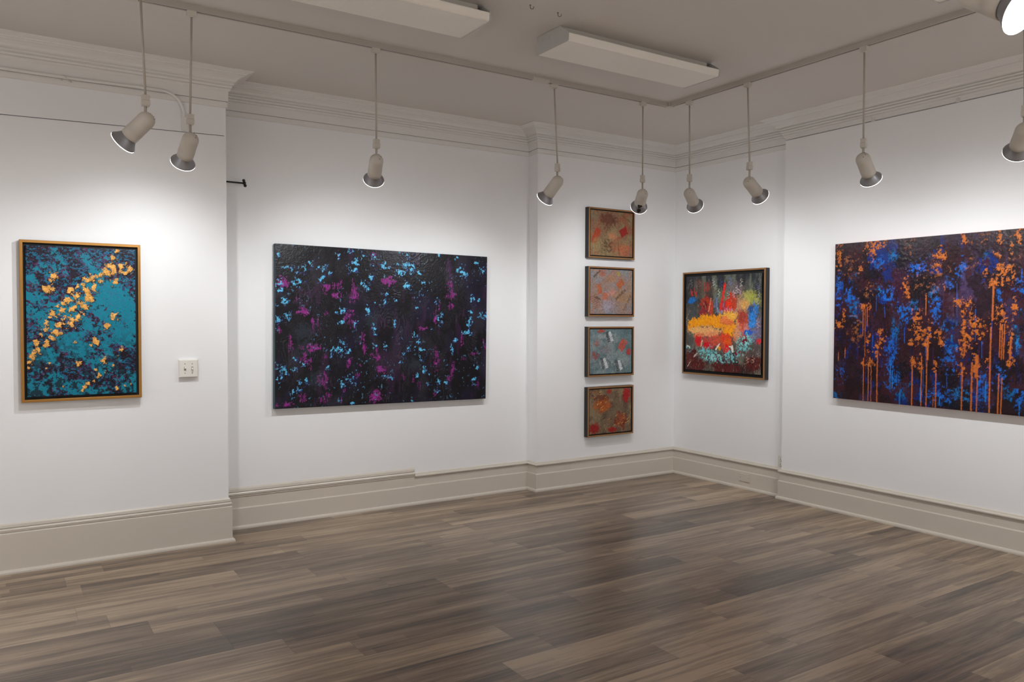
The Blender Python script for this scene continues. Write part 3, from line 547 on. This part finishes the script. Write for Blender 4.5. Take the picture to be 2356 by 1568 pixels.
# ---------------------------------------------------------------- the four small square canvases
def small_painting(k):
    q = {'a': [(222, 170), (745, 232), (728, 765), (212, 735)], 'b': [(212, 905), (735, 935), (722, 1470), (205, 1462)],
         'c': [(203, 150), (727, 150), (715, 685), (200, 695)], 'd': [(203, 905), (727, 880), (718, 1415), (200, 1460)]}[k]
    W, H = .494, .402
    sd = {'a': 5, 'b': 6, 'c': 7, 'd': 8}[k]
    p = Paint(W, H, .0024, q, seed=sd); X, Y = p.X, p.Y
    base = {'a': ((132, 100, 76), (136, 116, 84), (144, 88, 64)), 'b': ((146, 126, 118), (136, 134, 136), (152, 118, 104)), 'c': ((100, 122, 126), (126, 138, 140), (84, 104, 108)), 'd': ((112, 94, 74), (130, 112, 86), (92, 72, 60))}[k]
    p.fill(base[0]); p.cover(sst(.42, .62, fbm(X * 10, Y * 10, sd * 7, 4)), base[1]); p.cover(sst(.5, .7, fbm(X * 12 + 5, Y * 12, sd * 7 + 3, 4)) * .8, base[2])
    Bk = p.blob; R = p.rect
    if k == 'a':
        Bk(440, 300, 100, 78, c=(100, 58, 44), rag=.8, soft=.3, a=.9, shade=.4); Bk(430, 410, 60, 50, c=(104, 70, 50), a=.8, soft=.4, hole=.1); Bk(410, 630, 95, 80, c=(84, 64, 48), a=.9, rag=1.2, soft=.3, hole=.2)
        R(285, 500, 34, 105, -.45, (160, 66, 40), shade=.3); R(628, 458, 48, 50, .5, (146, 38, 34)); Bk(620, 680, 90, 70, c=(176, 96, 66), a=.8, soft=.4); Bk(300, 620, 80, 90, c=(152, 134, 92), a=.5, soft=.5); Bk(270, 260, 50, 50, c=(122, 120, 98), a=.6, soft=.5); Bk(490, 510, 50, 40, c=(190, 120, 84), a=.7, soft=.5)
        p.line(600, 240, 720, 340, 8, (110, 90, 60)); p.line(560, 620, 570, 740, 14, (120, 60, 44), a=.6)
    if k == 'b':
        R(582, 1100, 36, 62, -.75, (172, 98, 66), shade=.3); R(325, 1155, 26, 62, .35, (172, 100, 72)); R(392, 1250, 34, 46, -.1, (176, 106, 84)); Bk(365, 955, 38, 34, c=(160, 104, 88)); Bk(460, 1030, 60, 50, c=(160, 120, 92), hole=.1, rag=1.6)
        for dx in range(-3, 4): p.line(600 + dx * 20 - 60, 1230 + dx * 14 + 60, 600 + dx * 20 + 60, 1210 + dx * 22 + 10, 9, (150, 118, 82)); p.line(235 + dx * 10, 1330 + dx * 22, 310 + dx * 10, 1290 + dx * 22, 9, (140, 96, 78))
        Bk(610, 1310, 92, 95, c=(166, 130, 96), a=.65, hole=.15, rag=1.4); Bk(275, 1360, 64, 80, c=(164, 124, 104), a=.6, hole=.1); Bk(700, 1180, 30, 150, c=(160, 132, 84), a=.6, soft=.5, hole=.1); Bk(560, 970, 28, 24, c=(160, 140, 80)); Bk(480, 1200, 50, 40, c=(196, 130, 116), a=.6, soft=.5); Bk(430, 1370, 70, 60, c=(160, 156, 176), a=.6, soft=.5)
        for i in range(9): p.line(250 + i * 9, 1240 + i * 3, 275 + i * 9, 1275 + i * 3, 5, (60, 46, 44)) if i % 2 else None
        for i in range(14): p.line(520 + i * 9, 1270 - i * 8, 535 + i * 9, 1290 - i * 8, 5, (64, 50, 46)); p.line(610 + i * 7, 1410 - i * 13, 626 + i * 7, 1432 - i * 13, 4, (54, 42, 38), a=.8); p.line(250 + i * 6, 1000 - i * 6, 262 + i * 6, 1012 - i * 6, 4, (60, 50, 46))
    if k == 'c':
        R(606, 345, 40, 74, -.62, (190, 78, 56), hatch=60); Bk(340, 172, 38, 24, c=(166, 74, 64)); Bk(262, 465, 46, 46, c=(140, 78, 76), hole=.1); Bk(285, 320, 30, 34, c=(158, 100, 92), a=.7, soft=.5); Bk(682, 432, 28, 42, c=(166, 66, 64))
        for cx, cy in ((455, 250), (385, 575), (565, 600)):
            Bk(cx, cy, 62, 84, c=(150, 152, 154), a=.75, hole=.05, rag=1.5, soft=.3)
            for i in range(9): p.line(cx - 55 + i * 3, cy - 60 + i * 15, cx - 30 + i * 3, cy - 72 + i * 15, 7, (60, 64, 66)); p.line(cx - 20 + i * 4, cy - 55 + i * 13, cx + 5 + i * 4, cy - 68 + i * 13, 7, (210, 214, 216))
        Bk(360, 240, 40, 34, c=(150, 156, 158), a=.7); Bk(400, 400, 60, 50, c=(120, 110, 116), a=.6, soft=.5)
    if k == 'd':
        Bk(362, 1085, 104, 98, c=(160, 84, 40), rag=.8, soft=.2, shade=.8); Bk(350, 1000, 90, 40, c=(96, 52, 36), a=.8)
        R(595, 1285, 74, 88, -.45, (134, 68, 44), shade=.7, rag=.4); Bk(664, 968, 46, 92, c=(154, 34, 34), rag=.6); Bk(260, 1385, 62, 66, c=(142, 36, 32), rag=.6); Bk(480, 1398, 52, 36, c=(150, 36, 32), rag=.6); Bk(452, 925, 32, 28, c=(148, 54, 44)); Bk(258, 950, 60, 46, c=(140, 92, 56), hole=.1); Bk(430, 1320, 60, 60, c=(126, 96, 66), hole=.1)
        rnd = random.Random(3)
        for i in range(60):
            a_ = rnd.uniform(0, 6.3); rr = rnd.uniform(30, 90); cx, cy = rnd.choice([(362, 1085), (595, 1285), (260, 950), (430, 1320)]); x = cx + rr * math.cos(a_); y = cy + rr * math.sin(a_)
            p.line(x, y, x + 16, y - 14, 4, rnd.choice([(210, 150, 70), (230, 170, 90), (60, 34, 26)]), a=.9)
    p.ragged(.006, 110, .32)
    p.h += (fbm(X * 70, Y * 70, sd * 9, 4) - .5) * .002
    p.rg[:] = .5
    return p

# ------------------------------------------------------------------ hanging the paintings
def framed(p, x, z, ow, oh, face, depth, yfront, mats, side='L', liner=.012, name='framed_painting', face_name='gilded_face'):
    """frame local axes: x to the right, -y into the room, z up; root at the bottom middle of the frame's back"""
    root = empty(name, (0, 0, 0))
    m_side, m_face, m_liner = mats
    x0, x1 = -ow / 2, ow / 2
    t = .0065
    mb = MB(); ring(mb, x0, 0, x1, oh, face * .9, -depth + .004, -.001)
    mb.box((x0 + .004, -.012, .004), (x1 - .004, -.004, oh - .004))
    mb.build('frame', m_side, root, bevel=.0008)
    mb = MB(); ring(mb, x0, 0, x1, oh, face, -depth, -depth + .0045)
    mb.build(face_name, m_face, root, bevel=.0016)
    mb = MB(); ring(mb, x0 + face * .9, face * .9, x1 - face * .9, oh - face * .9, .03, -depth + .022, -.014)
    mb.box((x0 + .03, -.02, .03), (x1 - .03, -.0125, oh - .03))
    mb.build('liner', m_liner, root)
    c = p.mesh('canvas', M_matte, .022, (18, 14, 16), root)
    c.location = (-p.W / 2, -depth + .007, (oh - p.H) / 2)
    return root

def place_left(root, xc, z, ywall): root.location = (xc, ywall, z)
def place_right(root, yc, z, xwall): root.location = (xwall, yc, z); root.rotation_euler = (0, 0, -math.pi / 2)

r = framed(teal_painting(), 0, 0, .640, .948, .0165, .045, 0, (M_gold, M_gold, M_liner), name='framed_painting', face_name='gold_face')
place_left(r, -5.058, .996, Y3); tag(r, 'tall teal and plum abstract with gold flecks in a gold frame', 'painting')

o = night_painting().mesh('painting', M_gloss, .044, (46, 74, 88)); o.location = (-3.825, Y2 - .0445, .8385); o.rotation_euler = (0, math.radians(.58), 0)
tag(o, 'large unframed black canvas with cyan and magenta flecks in the recessed bay', 'painting')

for k, z, lab in (('a', 2.038, 'small tan and brown abstract with a red diamond, topmost of the four in the column'),
                  ('b', 1.513, 'small pinkish grey abstract with rust patches and dark hatching, second from top of the column'),
                  ('c', .973, 'small blue-grey abstract with a rust red rectangle, third from top of the column'),
                  ('d', .431, 'small olive brown abstract with orange and red patches, lowest of the four in the column')):
    r = framed(small_painting(k), 0, 0, .540, .449, .014, .055, 0, (M_frame_black, M_bronze, M_liner), name='framed_painting', face_name='bronze_face')
    place_left(r, -.806, z, Y1); tag(r, lab, 'painting', 'four small framed abstracts hung in a column')

r = framed(fire_painting(), 0, 0, .966, .955, .015, .055, 0, (M_frame_black, M_bronze, M_liner), name='framed_painting', face_name='bronze_face')
place_right(r, -.611, .977, XR1); tag(r, 'square framed abstract in orange, red and turquoise like a fire, right of the room corner', 'painting')

o = drip_painting().mesh('painting', M_gloss, .044, (170, 84, 40)); o.location = (XR2 - .0445, -1.790, .888); o.rotation_euler = (0, 0, -math.pi / 2)
tag(o, 'large unframed dark blue and maroon canvas with orange drips on the right wall', 'painting')

# ------------------------------------------------------------------ ceiling tracks
def track_bar(name, a, b_, label):
    ax, ay = a; bx, by = b_
    mb = MB(); horiz = abs(bx - ax) > abs(by - ay)
    wd = .017
    if horiz:
        x0, x1 = sorted((ax, bx))
        mb.box((x0, ay - wd, HC - .030), (x1, ay - .006, HC)); mb.box((x0, ay + .006, HC - .030), (x1, ay + wd, HC)); mb.box((x0, ay - .007, HC - .012), (x1, ay + .007, HC))
    else:
        y0, y1 = sorted((ay, by))
        mb.box((ax - wd, y0, HC - .030), (ax - .006, y1, HC)); mb.box((ax + .006, y0, HC - .030), (ax + wd, y1, HC)); mb.box((ax - .007, y0, HC - .012), (ax + .007, y1, HC))
    o = mb.build(name, M_rod2, origin=((ax + bx) / 2, (ay + by) / 2, HC)); tag(o, label, 'light track')
    sl = MB(); cx, cy = (ax + bx) / 2, (ay + by) / 2; lx, ly = abs(bx - ax) / 2 - .07, abs(by - ay) / 2 - .07
    if horiz: sl.box((-lx, -.0058, -.027), (lx, .0058, -.012))
    else: sl.box((-.0058, -ly, -.027), (.0058, ly, -.012))
    sl.build('slot', M_dark, o); return o
TX0, TX1, TY0, TY1 = -4.905, -1.240, -1.178, -4.397
ta = track_bar('lighting_track', (TX0 + .03, TY0), (TX1 - .03, TY0), 'white ceiling light track running parallel to the wall of the black canvas')
tb = track_bar('lighting_track', (TX1, TY0 - .03), (TX1, TY1 + .03), 'white ceiling light track running parallel to the right wall')
tc_ = track_bar('lighting_track', (TX0, TY0 - .03), (TX0, TY1 + .03), 'white ceiling light track above the far left spotlight, running away from the teal painting')
td = track_bar('lighting_track', (TX0 + .03, TY1), (TX1 - .03, TY1), 'white ceiling light track holding the glowing spotlight at the top right edge')
def track_corner(x, y, lab):
    mb = MB().box((x - .027, y - .027, HC - .0315), (x + .027, y + .027, HC))
    o = mb.build('track_corner', M_white, bevel=.001, origin=(x, y, HC)); tag(o, lab, 'track connector')
track_corner(TX1, TY0, 'white corner piece joining the two ceiling tracks above the room corner')
track_corner(TX0, TY0, 'white corner piece of the ceiling track at the top left of the photo')
for t_, xy in ((ta, [(-2.42, TY0, .13)]),):      # joiner where two lengths of track meet
    x, y, l = xy[0]
    o = MB().box((x - l / 2, y - .0185, HC - .032), (x + l / 2, y + .0185, HC - .012)).build('track_joiner', M_white, bevel=.001, origin=(x, y, HC))
    tag(o, 'white joiner sleeve on the ceiling track left of the fourth hanging spotlight', 'track connector')

# ------------------------------------------------------------------ hanging track spotlights
HEADR = .041
def head_meshes():
    d = {}
    # body along local +z: dome at 0, mouth end at .118
    prof = [(.0005, -HEADR)] + [(HEADR * math.sin(a), -HEADR * math.cos(a)) for a in np.linspace(.12, math.pi / 2, 10)] + [(HEADR, .03), (HEADR, .070), (HEADR + .0008, .0705), (HEADR + .0008, .112), (HEADR - .003, .114), (HEADR - .004, .10)]
    return prof
def spotlight(x, y, D, direction, label, track='spotlights hanging from the ceiling tracks', dark=False, axis='x', power=1.0, rot=0.0, on=True, size=112):
    root = empty('track_spotlight', (x, y, HC - .03))
    inv = Vector((x, y, HC - .03))
    def build(mb, name, m, parent=root, bevel=0):
        mb.v = [tuple(Vector(v) - inv) for v in mb.v]
        return mb.build(name, m, parent, bevel=bevel)
    D = Vector(D); direction = Vector(direction).normalized()
    # track adapter cup
    a = MB(); s1, s2 = (.024, .016) if axis == 'x' else (.016, .024)
    a.box((x - s1, y - s2, HC - .056), (x + s1, y + s2, HC - .029)); a.box((x - .012, y - .012, HC - .062), (x + .012, y + .012, HC - .055))
    build(a, 'track_adapter', M_white, bevel=.003)
    # rod, may lean slightly to the head
    jt = Vector((D.x, D.y, 2.548)); build(MB().tube([(x, y, HC - .058), jt], .0055, 12), 'rod', M_rod)
    # connector block
    c = MB(); cx, cy = D.x, D.y; cs, sn = math.cos(rot), math.sin(rot)
    def rb(hw, hd, z0, z1):
        P = [(cx + px * cs - py * sn, cy + px * sn + py * cs) for px, py in ((-hw, -hd), (hw, -hd), (hw, hd), (-hw, hd))]; c.prism(P, z0, z1)
    rb(.017, .014, 2.524, 2.549); rb(.0185, .0155, 2.499, 2.5235); rb(.0165, .0135, 2.4955, 2.4992)
    build(c, 'connector', M_block, bevel=.0015)
    topz = D.z + HEADR * .75
    build(MB().tube([(cx, cy, 2.497), (cx, cy, topz)], .0065, 12), 'stem', M_rod)
    q = direction.to_track_quat('Z', 'Y').to_matrix().to_4x4(); Mx = Matrix.Translation(D) @ q
    h = build(MB().lathe(head_meshes(), Mx, 40, cap=False), 'lamp_housing', M_white)
    # small vent holes / screws on dome
    sc = MB()
    for k in range(3):
        an = 2.2 + k * .9; p_ = Mx @ Vector((HEADR * .55 * math.cos(an), HEADR * .55 * math.sin(an), -HEADR * .84)); sc.lathe([(.0022, -.001), (.0022, .0006)], Matrix.Translation(p_) @ q, 8)
    build(sc, 'vent_hole', M_dark, h)
    cone = build(MB().lathe([(.036, .100), (.0375, .114), (.042, .124), (.050, .138), (.0585, .150), (.0625, .155), (.0632, .158), (.0605, .158), (.056, .150), (.046, .135), (.034, .114), (.033, .100)], Mx, 48, cap=False), 'reflector_cone', M_cone)
    ln = build(MB().lathe([(.0592, .1545), (.0630, .1583), (.0633, .1603), (.0570, .1630), (.045, .166), (.025, .1685), (.0005, .1695)], Mx, 40, cap=False), 'lamp_lens', M_lens)
    if dark:
        bl = MB()
        Q = Mx
        cd = (Vector((-5.489, -5.564, 1.5)) - D); cd = (q.to_3x3().inverted() @ cd); base_a = math.atan2(cd.y, cd.x)
        for (zc, rz, ra, rr) in ((.093, .019, .42, HEADR + .0022), (.134, .014, .27, None)):
            vs = []; n = 20
            for k in range(n):
                t = 2 * math.pi * k / n; wob = 1 + .12 * math.sin(3 * t + 1)
                z_ = zc + rz * wob * math.cos(t); an = base_a - .12 + ra * wob * math.sin(t)
                R_ = rr if rr else .0435 + (z_ - .124) * .55 + .0035
                vs.append(Q @ Vector((R_ * math.cos(an), R_ * math.sin(an), z_)))
            R_ = rr if rr else .0435 + (zc - .124) * .55 + .0042
            vs.append(Q @ Vector((R_ * math.cos(base_a - .12), R_ * math.sin(base_a - .12), zc)))
            bl.add(vs, [(k, (k + 1) % n, n) for k in range(n)], True)
        build(bl, 'dark_patch', M_dark, h)
    lt = bpy.data.lights.new('lamp', 'SPOT'); lt.energy = SPOT_W * power; lt.color = SPOT_COL; lt.spot_size = math.radians(size); lt.spot_blend = 1.0; lt.shadow_soft_size = .03
    lo = bpy.data.objects.new('lamp_light', lt); COL.objects.link(lo); lo.parent = root
    hz = Vector((direction.x, direction.y, 0)).normalized(); el = math.asin(-direction.z) + math.radians(10)
    beam = hz * math.cos(el) - Vector((0, 0, 1)) * math.sin(el)
    pos = D + direction * .186; lo.matrix_local = Matrix.Translation(pos - inv) @ (-beam).to_track_quat('Z', 'Y').to_matrix().to_4x4()
    l2 = lt.copy(); l2.energy = SPILL_W * power; l2.spot_size = math.radians(152); l2.spot_blend = 1.0
    lo2 = bpy.data.objects.new('lamp_spill', l2); COL.objects.link(lo2); lo2.parent = root; lo2.matrix_local = Matrix.Translation(pos - inv) @ (-beam).to_track_quat('Z', 'Y').to_matrix().to_4x4()
    tag(root, label, 'spotlight', track)
    return root

spotlight(-4.905, -1.437, (-4.886, -1.437, 2.430), (-.552, .565, -.613), 'white hanging spotlight farthest left, tipped to the left above the teal painting', axis='y', power=.72)
spotlight(-4.625, TY0, (-4.636, TY0, 2.417), (-.089, .784, -.614), 'white hanging spotlight second from left, beside the bent conduit', axis='x', power=.82)
spotlight(-3.602, TY0, (-3.599, TY0, 2.423), (.234, .796, -.558), 'white hanging spotlight above the left half of the black canvas', axis='x', power=1.04)
spotlight(-2.304, TY0, (-2.275, TY0, 2.427), (-.114, .756, -.645), 'white hanging spotlight right of the black canvas, tipped to the left', axis='x', rot=.6)
spotlight(-1.502, TY0, (-1.500, TY0, 2.409), (.474, .757, -.449), 'white hanging spotlight with two dark patches, beside the top small painting', axis='x', dark=True, rot=.5, power=.68)
spotlight(TX1, -1.388, (TX1, -1.395, 2.410), (.795, .408, -.449), 'white hanging spotlight above the fiery square painting, just right of the room corner', axis='y', rot=.4, power=.6)
spotlight(TX1, -1.922, (TX1, -1.945, 2.412), (.857, .129, -.499), 'white hanging spotlight tipped right, between the fiery painting and the orange drip canvas', axis='y', rot=1.2, power=.45)
spotlight(TX1, -2.776, (TX1, -2.779, 2.428), (.767, .167, -.62), 'white hanging spotlight above the left part of the orange drip canvas', axis='y', rot=.4, power=.72)
spotlight(TX1, -3.632, (TX1, -3.644, 2.428), (.693, .531, -.487), 'white hanging spotlight cut by the right edge of the photo', axis='y', rot=.4)
spotlight(-3.210, TY1, (-3.210, -4.397, 2.402), (-.06, -.82, -.57), 'glowing hanging spotlight in the top right corner of the photo, turned towards the viewer', axis='x')
# unseen spotlights added along the track loop to raise the room's ambient light
FILL_SPOTS = [((TX1, -4.15), (.8, -.1, -.55), 'y'), ((TX0, -3.75), (-.85, .3, -.5), 'y'), ((TX0, -4.2), (-.85, -.1, -.5), 'y'), ((-2.2, TY1), (.1, -.85, -.5), 'x'), ((-4.3, TY1), (-.1, -.85, -.5), 'x')]
for i, ((x, y), d, ax) in enumerate(FILL_SPOTS):
    spotlight(x, y, (x, y, 2.41), d, ['white hanging spotlight outside the photo, beyond its right edge', 'white hanging spotlight outside the photo aimed at the west wall, nearer the teal painting', 'white hanging spotlight outside the photo aimed at the west wall, farther from the teal painting', 'white hanging spotlight outside the photo aimed at the rear wall, right of the glowing one', 'white hanging spotlight outside the photo aimed at the rear wall, left of the glowing one'][i], axis=ax, power=9.2 if i else .9)

# ------------------------------------------------------------------ fluorescent fixtures
def fixture(x0, x1, yc, label):
    L = x1 - x0; root = empty('fluorescent_fixture', ((x0 + x1) / 2, yc, HC))
    h = L / 2; zt = -.012
    # metal pan against the ceiling
    MB().box((-h + .012, -.075, -.062), (h - .03, .135, 0)).build('metal_pan', M_white, root, bevel=.002)
    # wraparound lens (section in y,z): flat bottom, short sides
    sec = [(-.150, -.056), (-.153, -.060), (-.150, -.094), (-.144, -.100), (.144, -.100), (.150, -.094), (.153, -.060), (.150, -.056)]
    mb = MB(); n = len(sec)
    vs = [(-h + .006, y, z) for y, z in sec] + [(h - .006, y, z) for y, z in sec]
    mb.add(vs, [tuple(range(n)), tuple(range(n, 2 * n))[::-1]] + [(i, (i + 1) % n, n + (i + 1) % n, n + i) for i in range(n)])
    mb.build('diffuser', M_prism, root)
    for s in (-1, 1):
        ys = [(-.156, -.056), (-.154, -.097), (-.147, -.103), (.147, -.103), (.154, -.097), (.156, -.056), (.14, -.050), (.135, -.002), (-.080, -.002), (-.150, -.050)]
        vs = [(s * h, y, z) for y, z in ys] + [(s * (h - .006), y, z) for y, z in ys]; n = len(ys)
        e = MB().add(vs, [tuple(range(n)), tuple(range(n, 2 * n))[::-1]] + [(i, (i + 1) % n, n + (i + 1) % n, n + i) for i in range(n)]).build('end_plate', M_fix, root)
        for yy in (-.03, .03, .09): MB().lathe([(.011, -.0012), (.011, .0004)], Matrix.Translation((s * h, yy, -.03)) @ Matrix.Rotation(math.pi / 2, 4, 'Y'), 16).build('knockout', M_fix, e)
    tag(root, label, 'ceiling light', 'unlit fluorescent ceiling fixtures'); return root
M_fix = mat('fixture_metal', (190, 188, 184), .4)
fixture(-2.868, -1.683, -1.925, 'unlit wraparound fluorescent fixture, the one seen whole near the room corner')
fixture(-4.545, -3.360, -1.925, 'unlit wraparound fluorescent fixture cut by the top edge of the photo')
fixture(-2.875, -1.690, -3.610, 'unlit fluorescent fixture of which only a corner shows beside the glowing spotlight')

# ------------------------------------------------------------------ small fittings
def hook(x, y, rz, label):
    mb = MB(); pts = [(0, 0, 0), (0, 0, -.012)] + [(.009 - .009 * math.cos(a), 0, -.012 - .009 * math.sin(a)) for a in np.linspace(.2, math.pi * 1.15, 10)]
    mb.tube(pts, .0017, 8); mb.lathe([(.005, -.002), (.005, 0)], Matrix(), 14)
    o = mb.build('ceiling_hook', M_chrome); o.location = (x, y, HC); o.rotation_euler = (0, 0, rz); tag(o, label, 'hook', 'cup hooks screwed into the ceiling')
hook(-3.165, -2.150, -.6, 'small metal cup hook in the ceiling, nearer the cut off fluorescent fixture')
hook(-2.985, -2.145, -.6, 'small metal cup hook in the ceiling, nearer the whole fluorescent fixture')

# two gang light switch
r = empty('light_switch', (-4.458, Y3, 1.166))
MB().box((-.057, -.020, -.057), (.057, 0, .057)).build('switch_box', M_plastic, r, bevel=.002)
mb = MB(); O = [(-.060, -.060), (.060, -.060), (.060, .060), (-.060, .060)]; I = [(-.053, -.053), (.053, -.053), (.053, .053), (-.053, .053)]
mb.add([(x, -.020, z) for x, z in O] + [(x, -.027, z) for x, z in I], [(0, 1, 5, 4), (1, 2, 6, 5), (2, 3, 7, 6), (3, 0, 4, 7), (4, 5, 6, 7), (3, 2, 1, 0)])
pl = mb.build('cover_plate', M_plastic, r, bevel=.001)
for sx, up in ((-.022, -1), (.022, 1)):
    MB().box((sx - .0055, -.0285, -.012), (sx + .0055, -.026, .012)).build('toggle_slot', mat('slot_grey', (150, 145, 140), .5), pl)
    q = Matrix.Translation((sx, -.027, 0)) @ Matrix.Rotation(up * .5, 4, 'X')
    tg = MB(); tg.box((-.0042, -.016, -.0055), (.0042, .001, .0055)); tg.v = [tuple(q @ Vector(v)) for v in tg.v]; tg.build('toggle', M_plastic, r, bevel=.0012)
    for z in (-.030, .030):
        MB().lathe([(.0028, 0), (.0028, .0012)], Matrix.Translation((sx, -.0268, z)) @ Matrix.Rotation(math.pi / 2, 4, 'X'), 14).build('screw', M_chrome, pl)
tag(r, 'white two toggle light switch right of the teal painting', 'light switch')

# duplex outlet squeezed into the right wall's step
r = empty('wall_outlet', (XR1, -1.243, .290), -math.pi / 2)
pl = MB().box((-.034, -.006, -.055), (.034, 0, .055)).build('cover_plate', M_plastic, r, bevel=.002)
for z in (-.021, .021):
    f = MB().lathe([(.0165, 0), (.0165, .002)], Matrix.Translation((0, -.0058, z)) @ Matrix.Rotation(math.pi / 2, 4, 'X'), 24).build('receptacle', M_plastic, r)
    MB().box((-.0085, -.0084, z + .001), (-.0055, -.0074, z + .010)).box((.0055, -.0084, z + .001), (.0085, -.0074, z + .010)).box((-.003, -.0084, z - .011), (.003, -.0074, z - .005)).build('slot', M_dark, f)
tag(r, 'white duplex outlet just above the baseboard in the step of the right wall', 'outlet')

# blank plate on the right baseboard
r = empty('cover_plate', (XR1 - .020, -.869, .101), -math.pi / 2)
pl = MB().box((-.056, -.007, -.034), (.056, 0, .034)).build('plate', M_base, r, bevel=.0015)
for sx in (-.042, .042): MB().lathe([(.003, 0), (.003, .001)], Matrix.Translation((sx, -.007, 0)) @ Matrix.Rotation(math.pi / 2, 4, 'X'), 12).build('screw', M_chrome, pl)
tag(r, 'blank rectangular cover plate painted over on the right baseboard', 'cover plate')

# black rod end sticking out of the bay
r = empty('wall_rod', (X3, .10, 2.430))
MB().lathe([(.014, 0), (.014, .004)], Matrix.Rotation(math.pi / 2, 4, 'Y'), 20).build('flange', M_black, r)
MB().tube([(0, 0, 0), (.168, 0, -.001)], .0058, 14).build('rod', M_black, r)
fin = MB().lathe([(.004, -.004), (.010, -.003), (.0115, .004), (.0115, .012), (.007, .015)], Matrix.Translation((.168, 0, 0)) @ Matrix.Rotation(math.pi / 2, 4, 'Y'), 18)
fin.build('end_cap', M_black, r)
sph = lambda c, R_: MB().lathe([(max(R_ * math.sin(a), 1e-4), -R_ * math.cos(a)) for a in np.linspace(0, math.pi, 12)], Matrix.Translation(c), 18, cap=False)
sph((.168, -.004, .017), .0105).tube([(.168, -.003, .014), (.171, -.001, -.014)], .004, 10).build('knob', M_black, r)
sph((.178, -.002, -.017), .0110).build('knob', M_black, r)
tag(r, 'short black metal rod with knobbed end sticking out beside the black canvas, below the crown', 'rod')

# conduit along the bay's crown, bending down to the panel joint
r = empty('electrical_conduit', (-4.47, Y3, 2.69))
pts = [(XW + .01, -.146, 2.914), (-5.6, -.146, 2.914), (-5.1, -.146, 2.914), (-4.70, -.146, 2.922), (-4.60, -.146, 2.922)]
pts += [(-4.60 + .128 * math.sin(a), -.146 + .012 * a / 1.57, 2.922 - .128 * (1 - math.cos(a))) for a in np.linspace(.15, math.pi / 2, 12)] + [(-4.472, -.133, 2.760)]
c = MB().tube(pts, .0095, 14); c.v = [tuple(Vector(v) - Vector((-4.47, Y3, 2.69))) for v in c.v]; c.build('pipe', M_crown, r)
MB().box((-.012, -.024, .0), (.012, -.0015, .085)).build('cable_cover', M_crown, r, bevel=.002)
st = MB().tube([(-5.150 + 4.47, -.014, .205), (-5.150 + 4.47, -.018, .236), (-5.135 + 4.47, -.040, .232), (-5.125 + 4.47, -.036, .212), (-5.10 + 4.47, -.016, .205)], .003, 8); st.build('clip', M_ceil, r)
tag(r, 'painted conduit running along the left crown and bending down by the second spotlight', 'conduit')

# painted clip on the picture rail
for y, z, lab in ((-2.690, 2.974, 'small painted clip on the picture rail, the one nearer the right photo edge'), (-2.075, 2.972, 'small painted clip on the picture rail, the one nearer the room corner')):
    o = MB().box((-.016, -.010, -.016), (.0, .010, .012)).box((-.021, -.004, -.006), (-.014, .004, .016)).build('rail_clip', M_ceil, bevel=.001); o.location = (XR2 - .013, y, z)
    tag(o, lab, 'clip', 'painted clips on the picture rail')
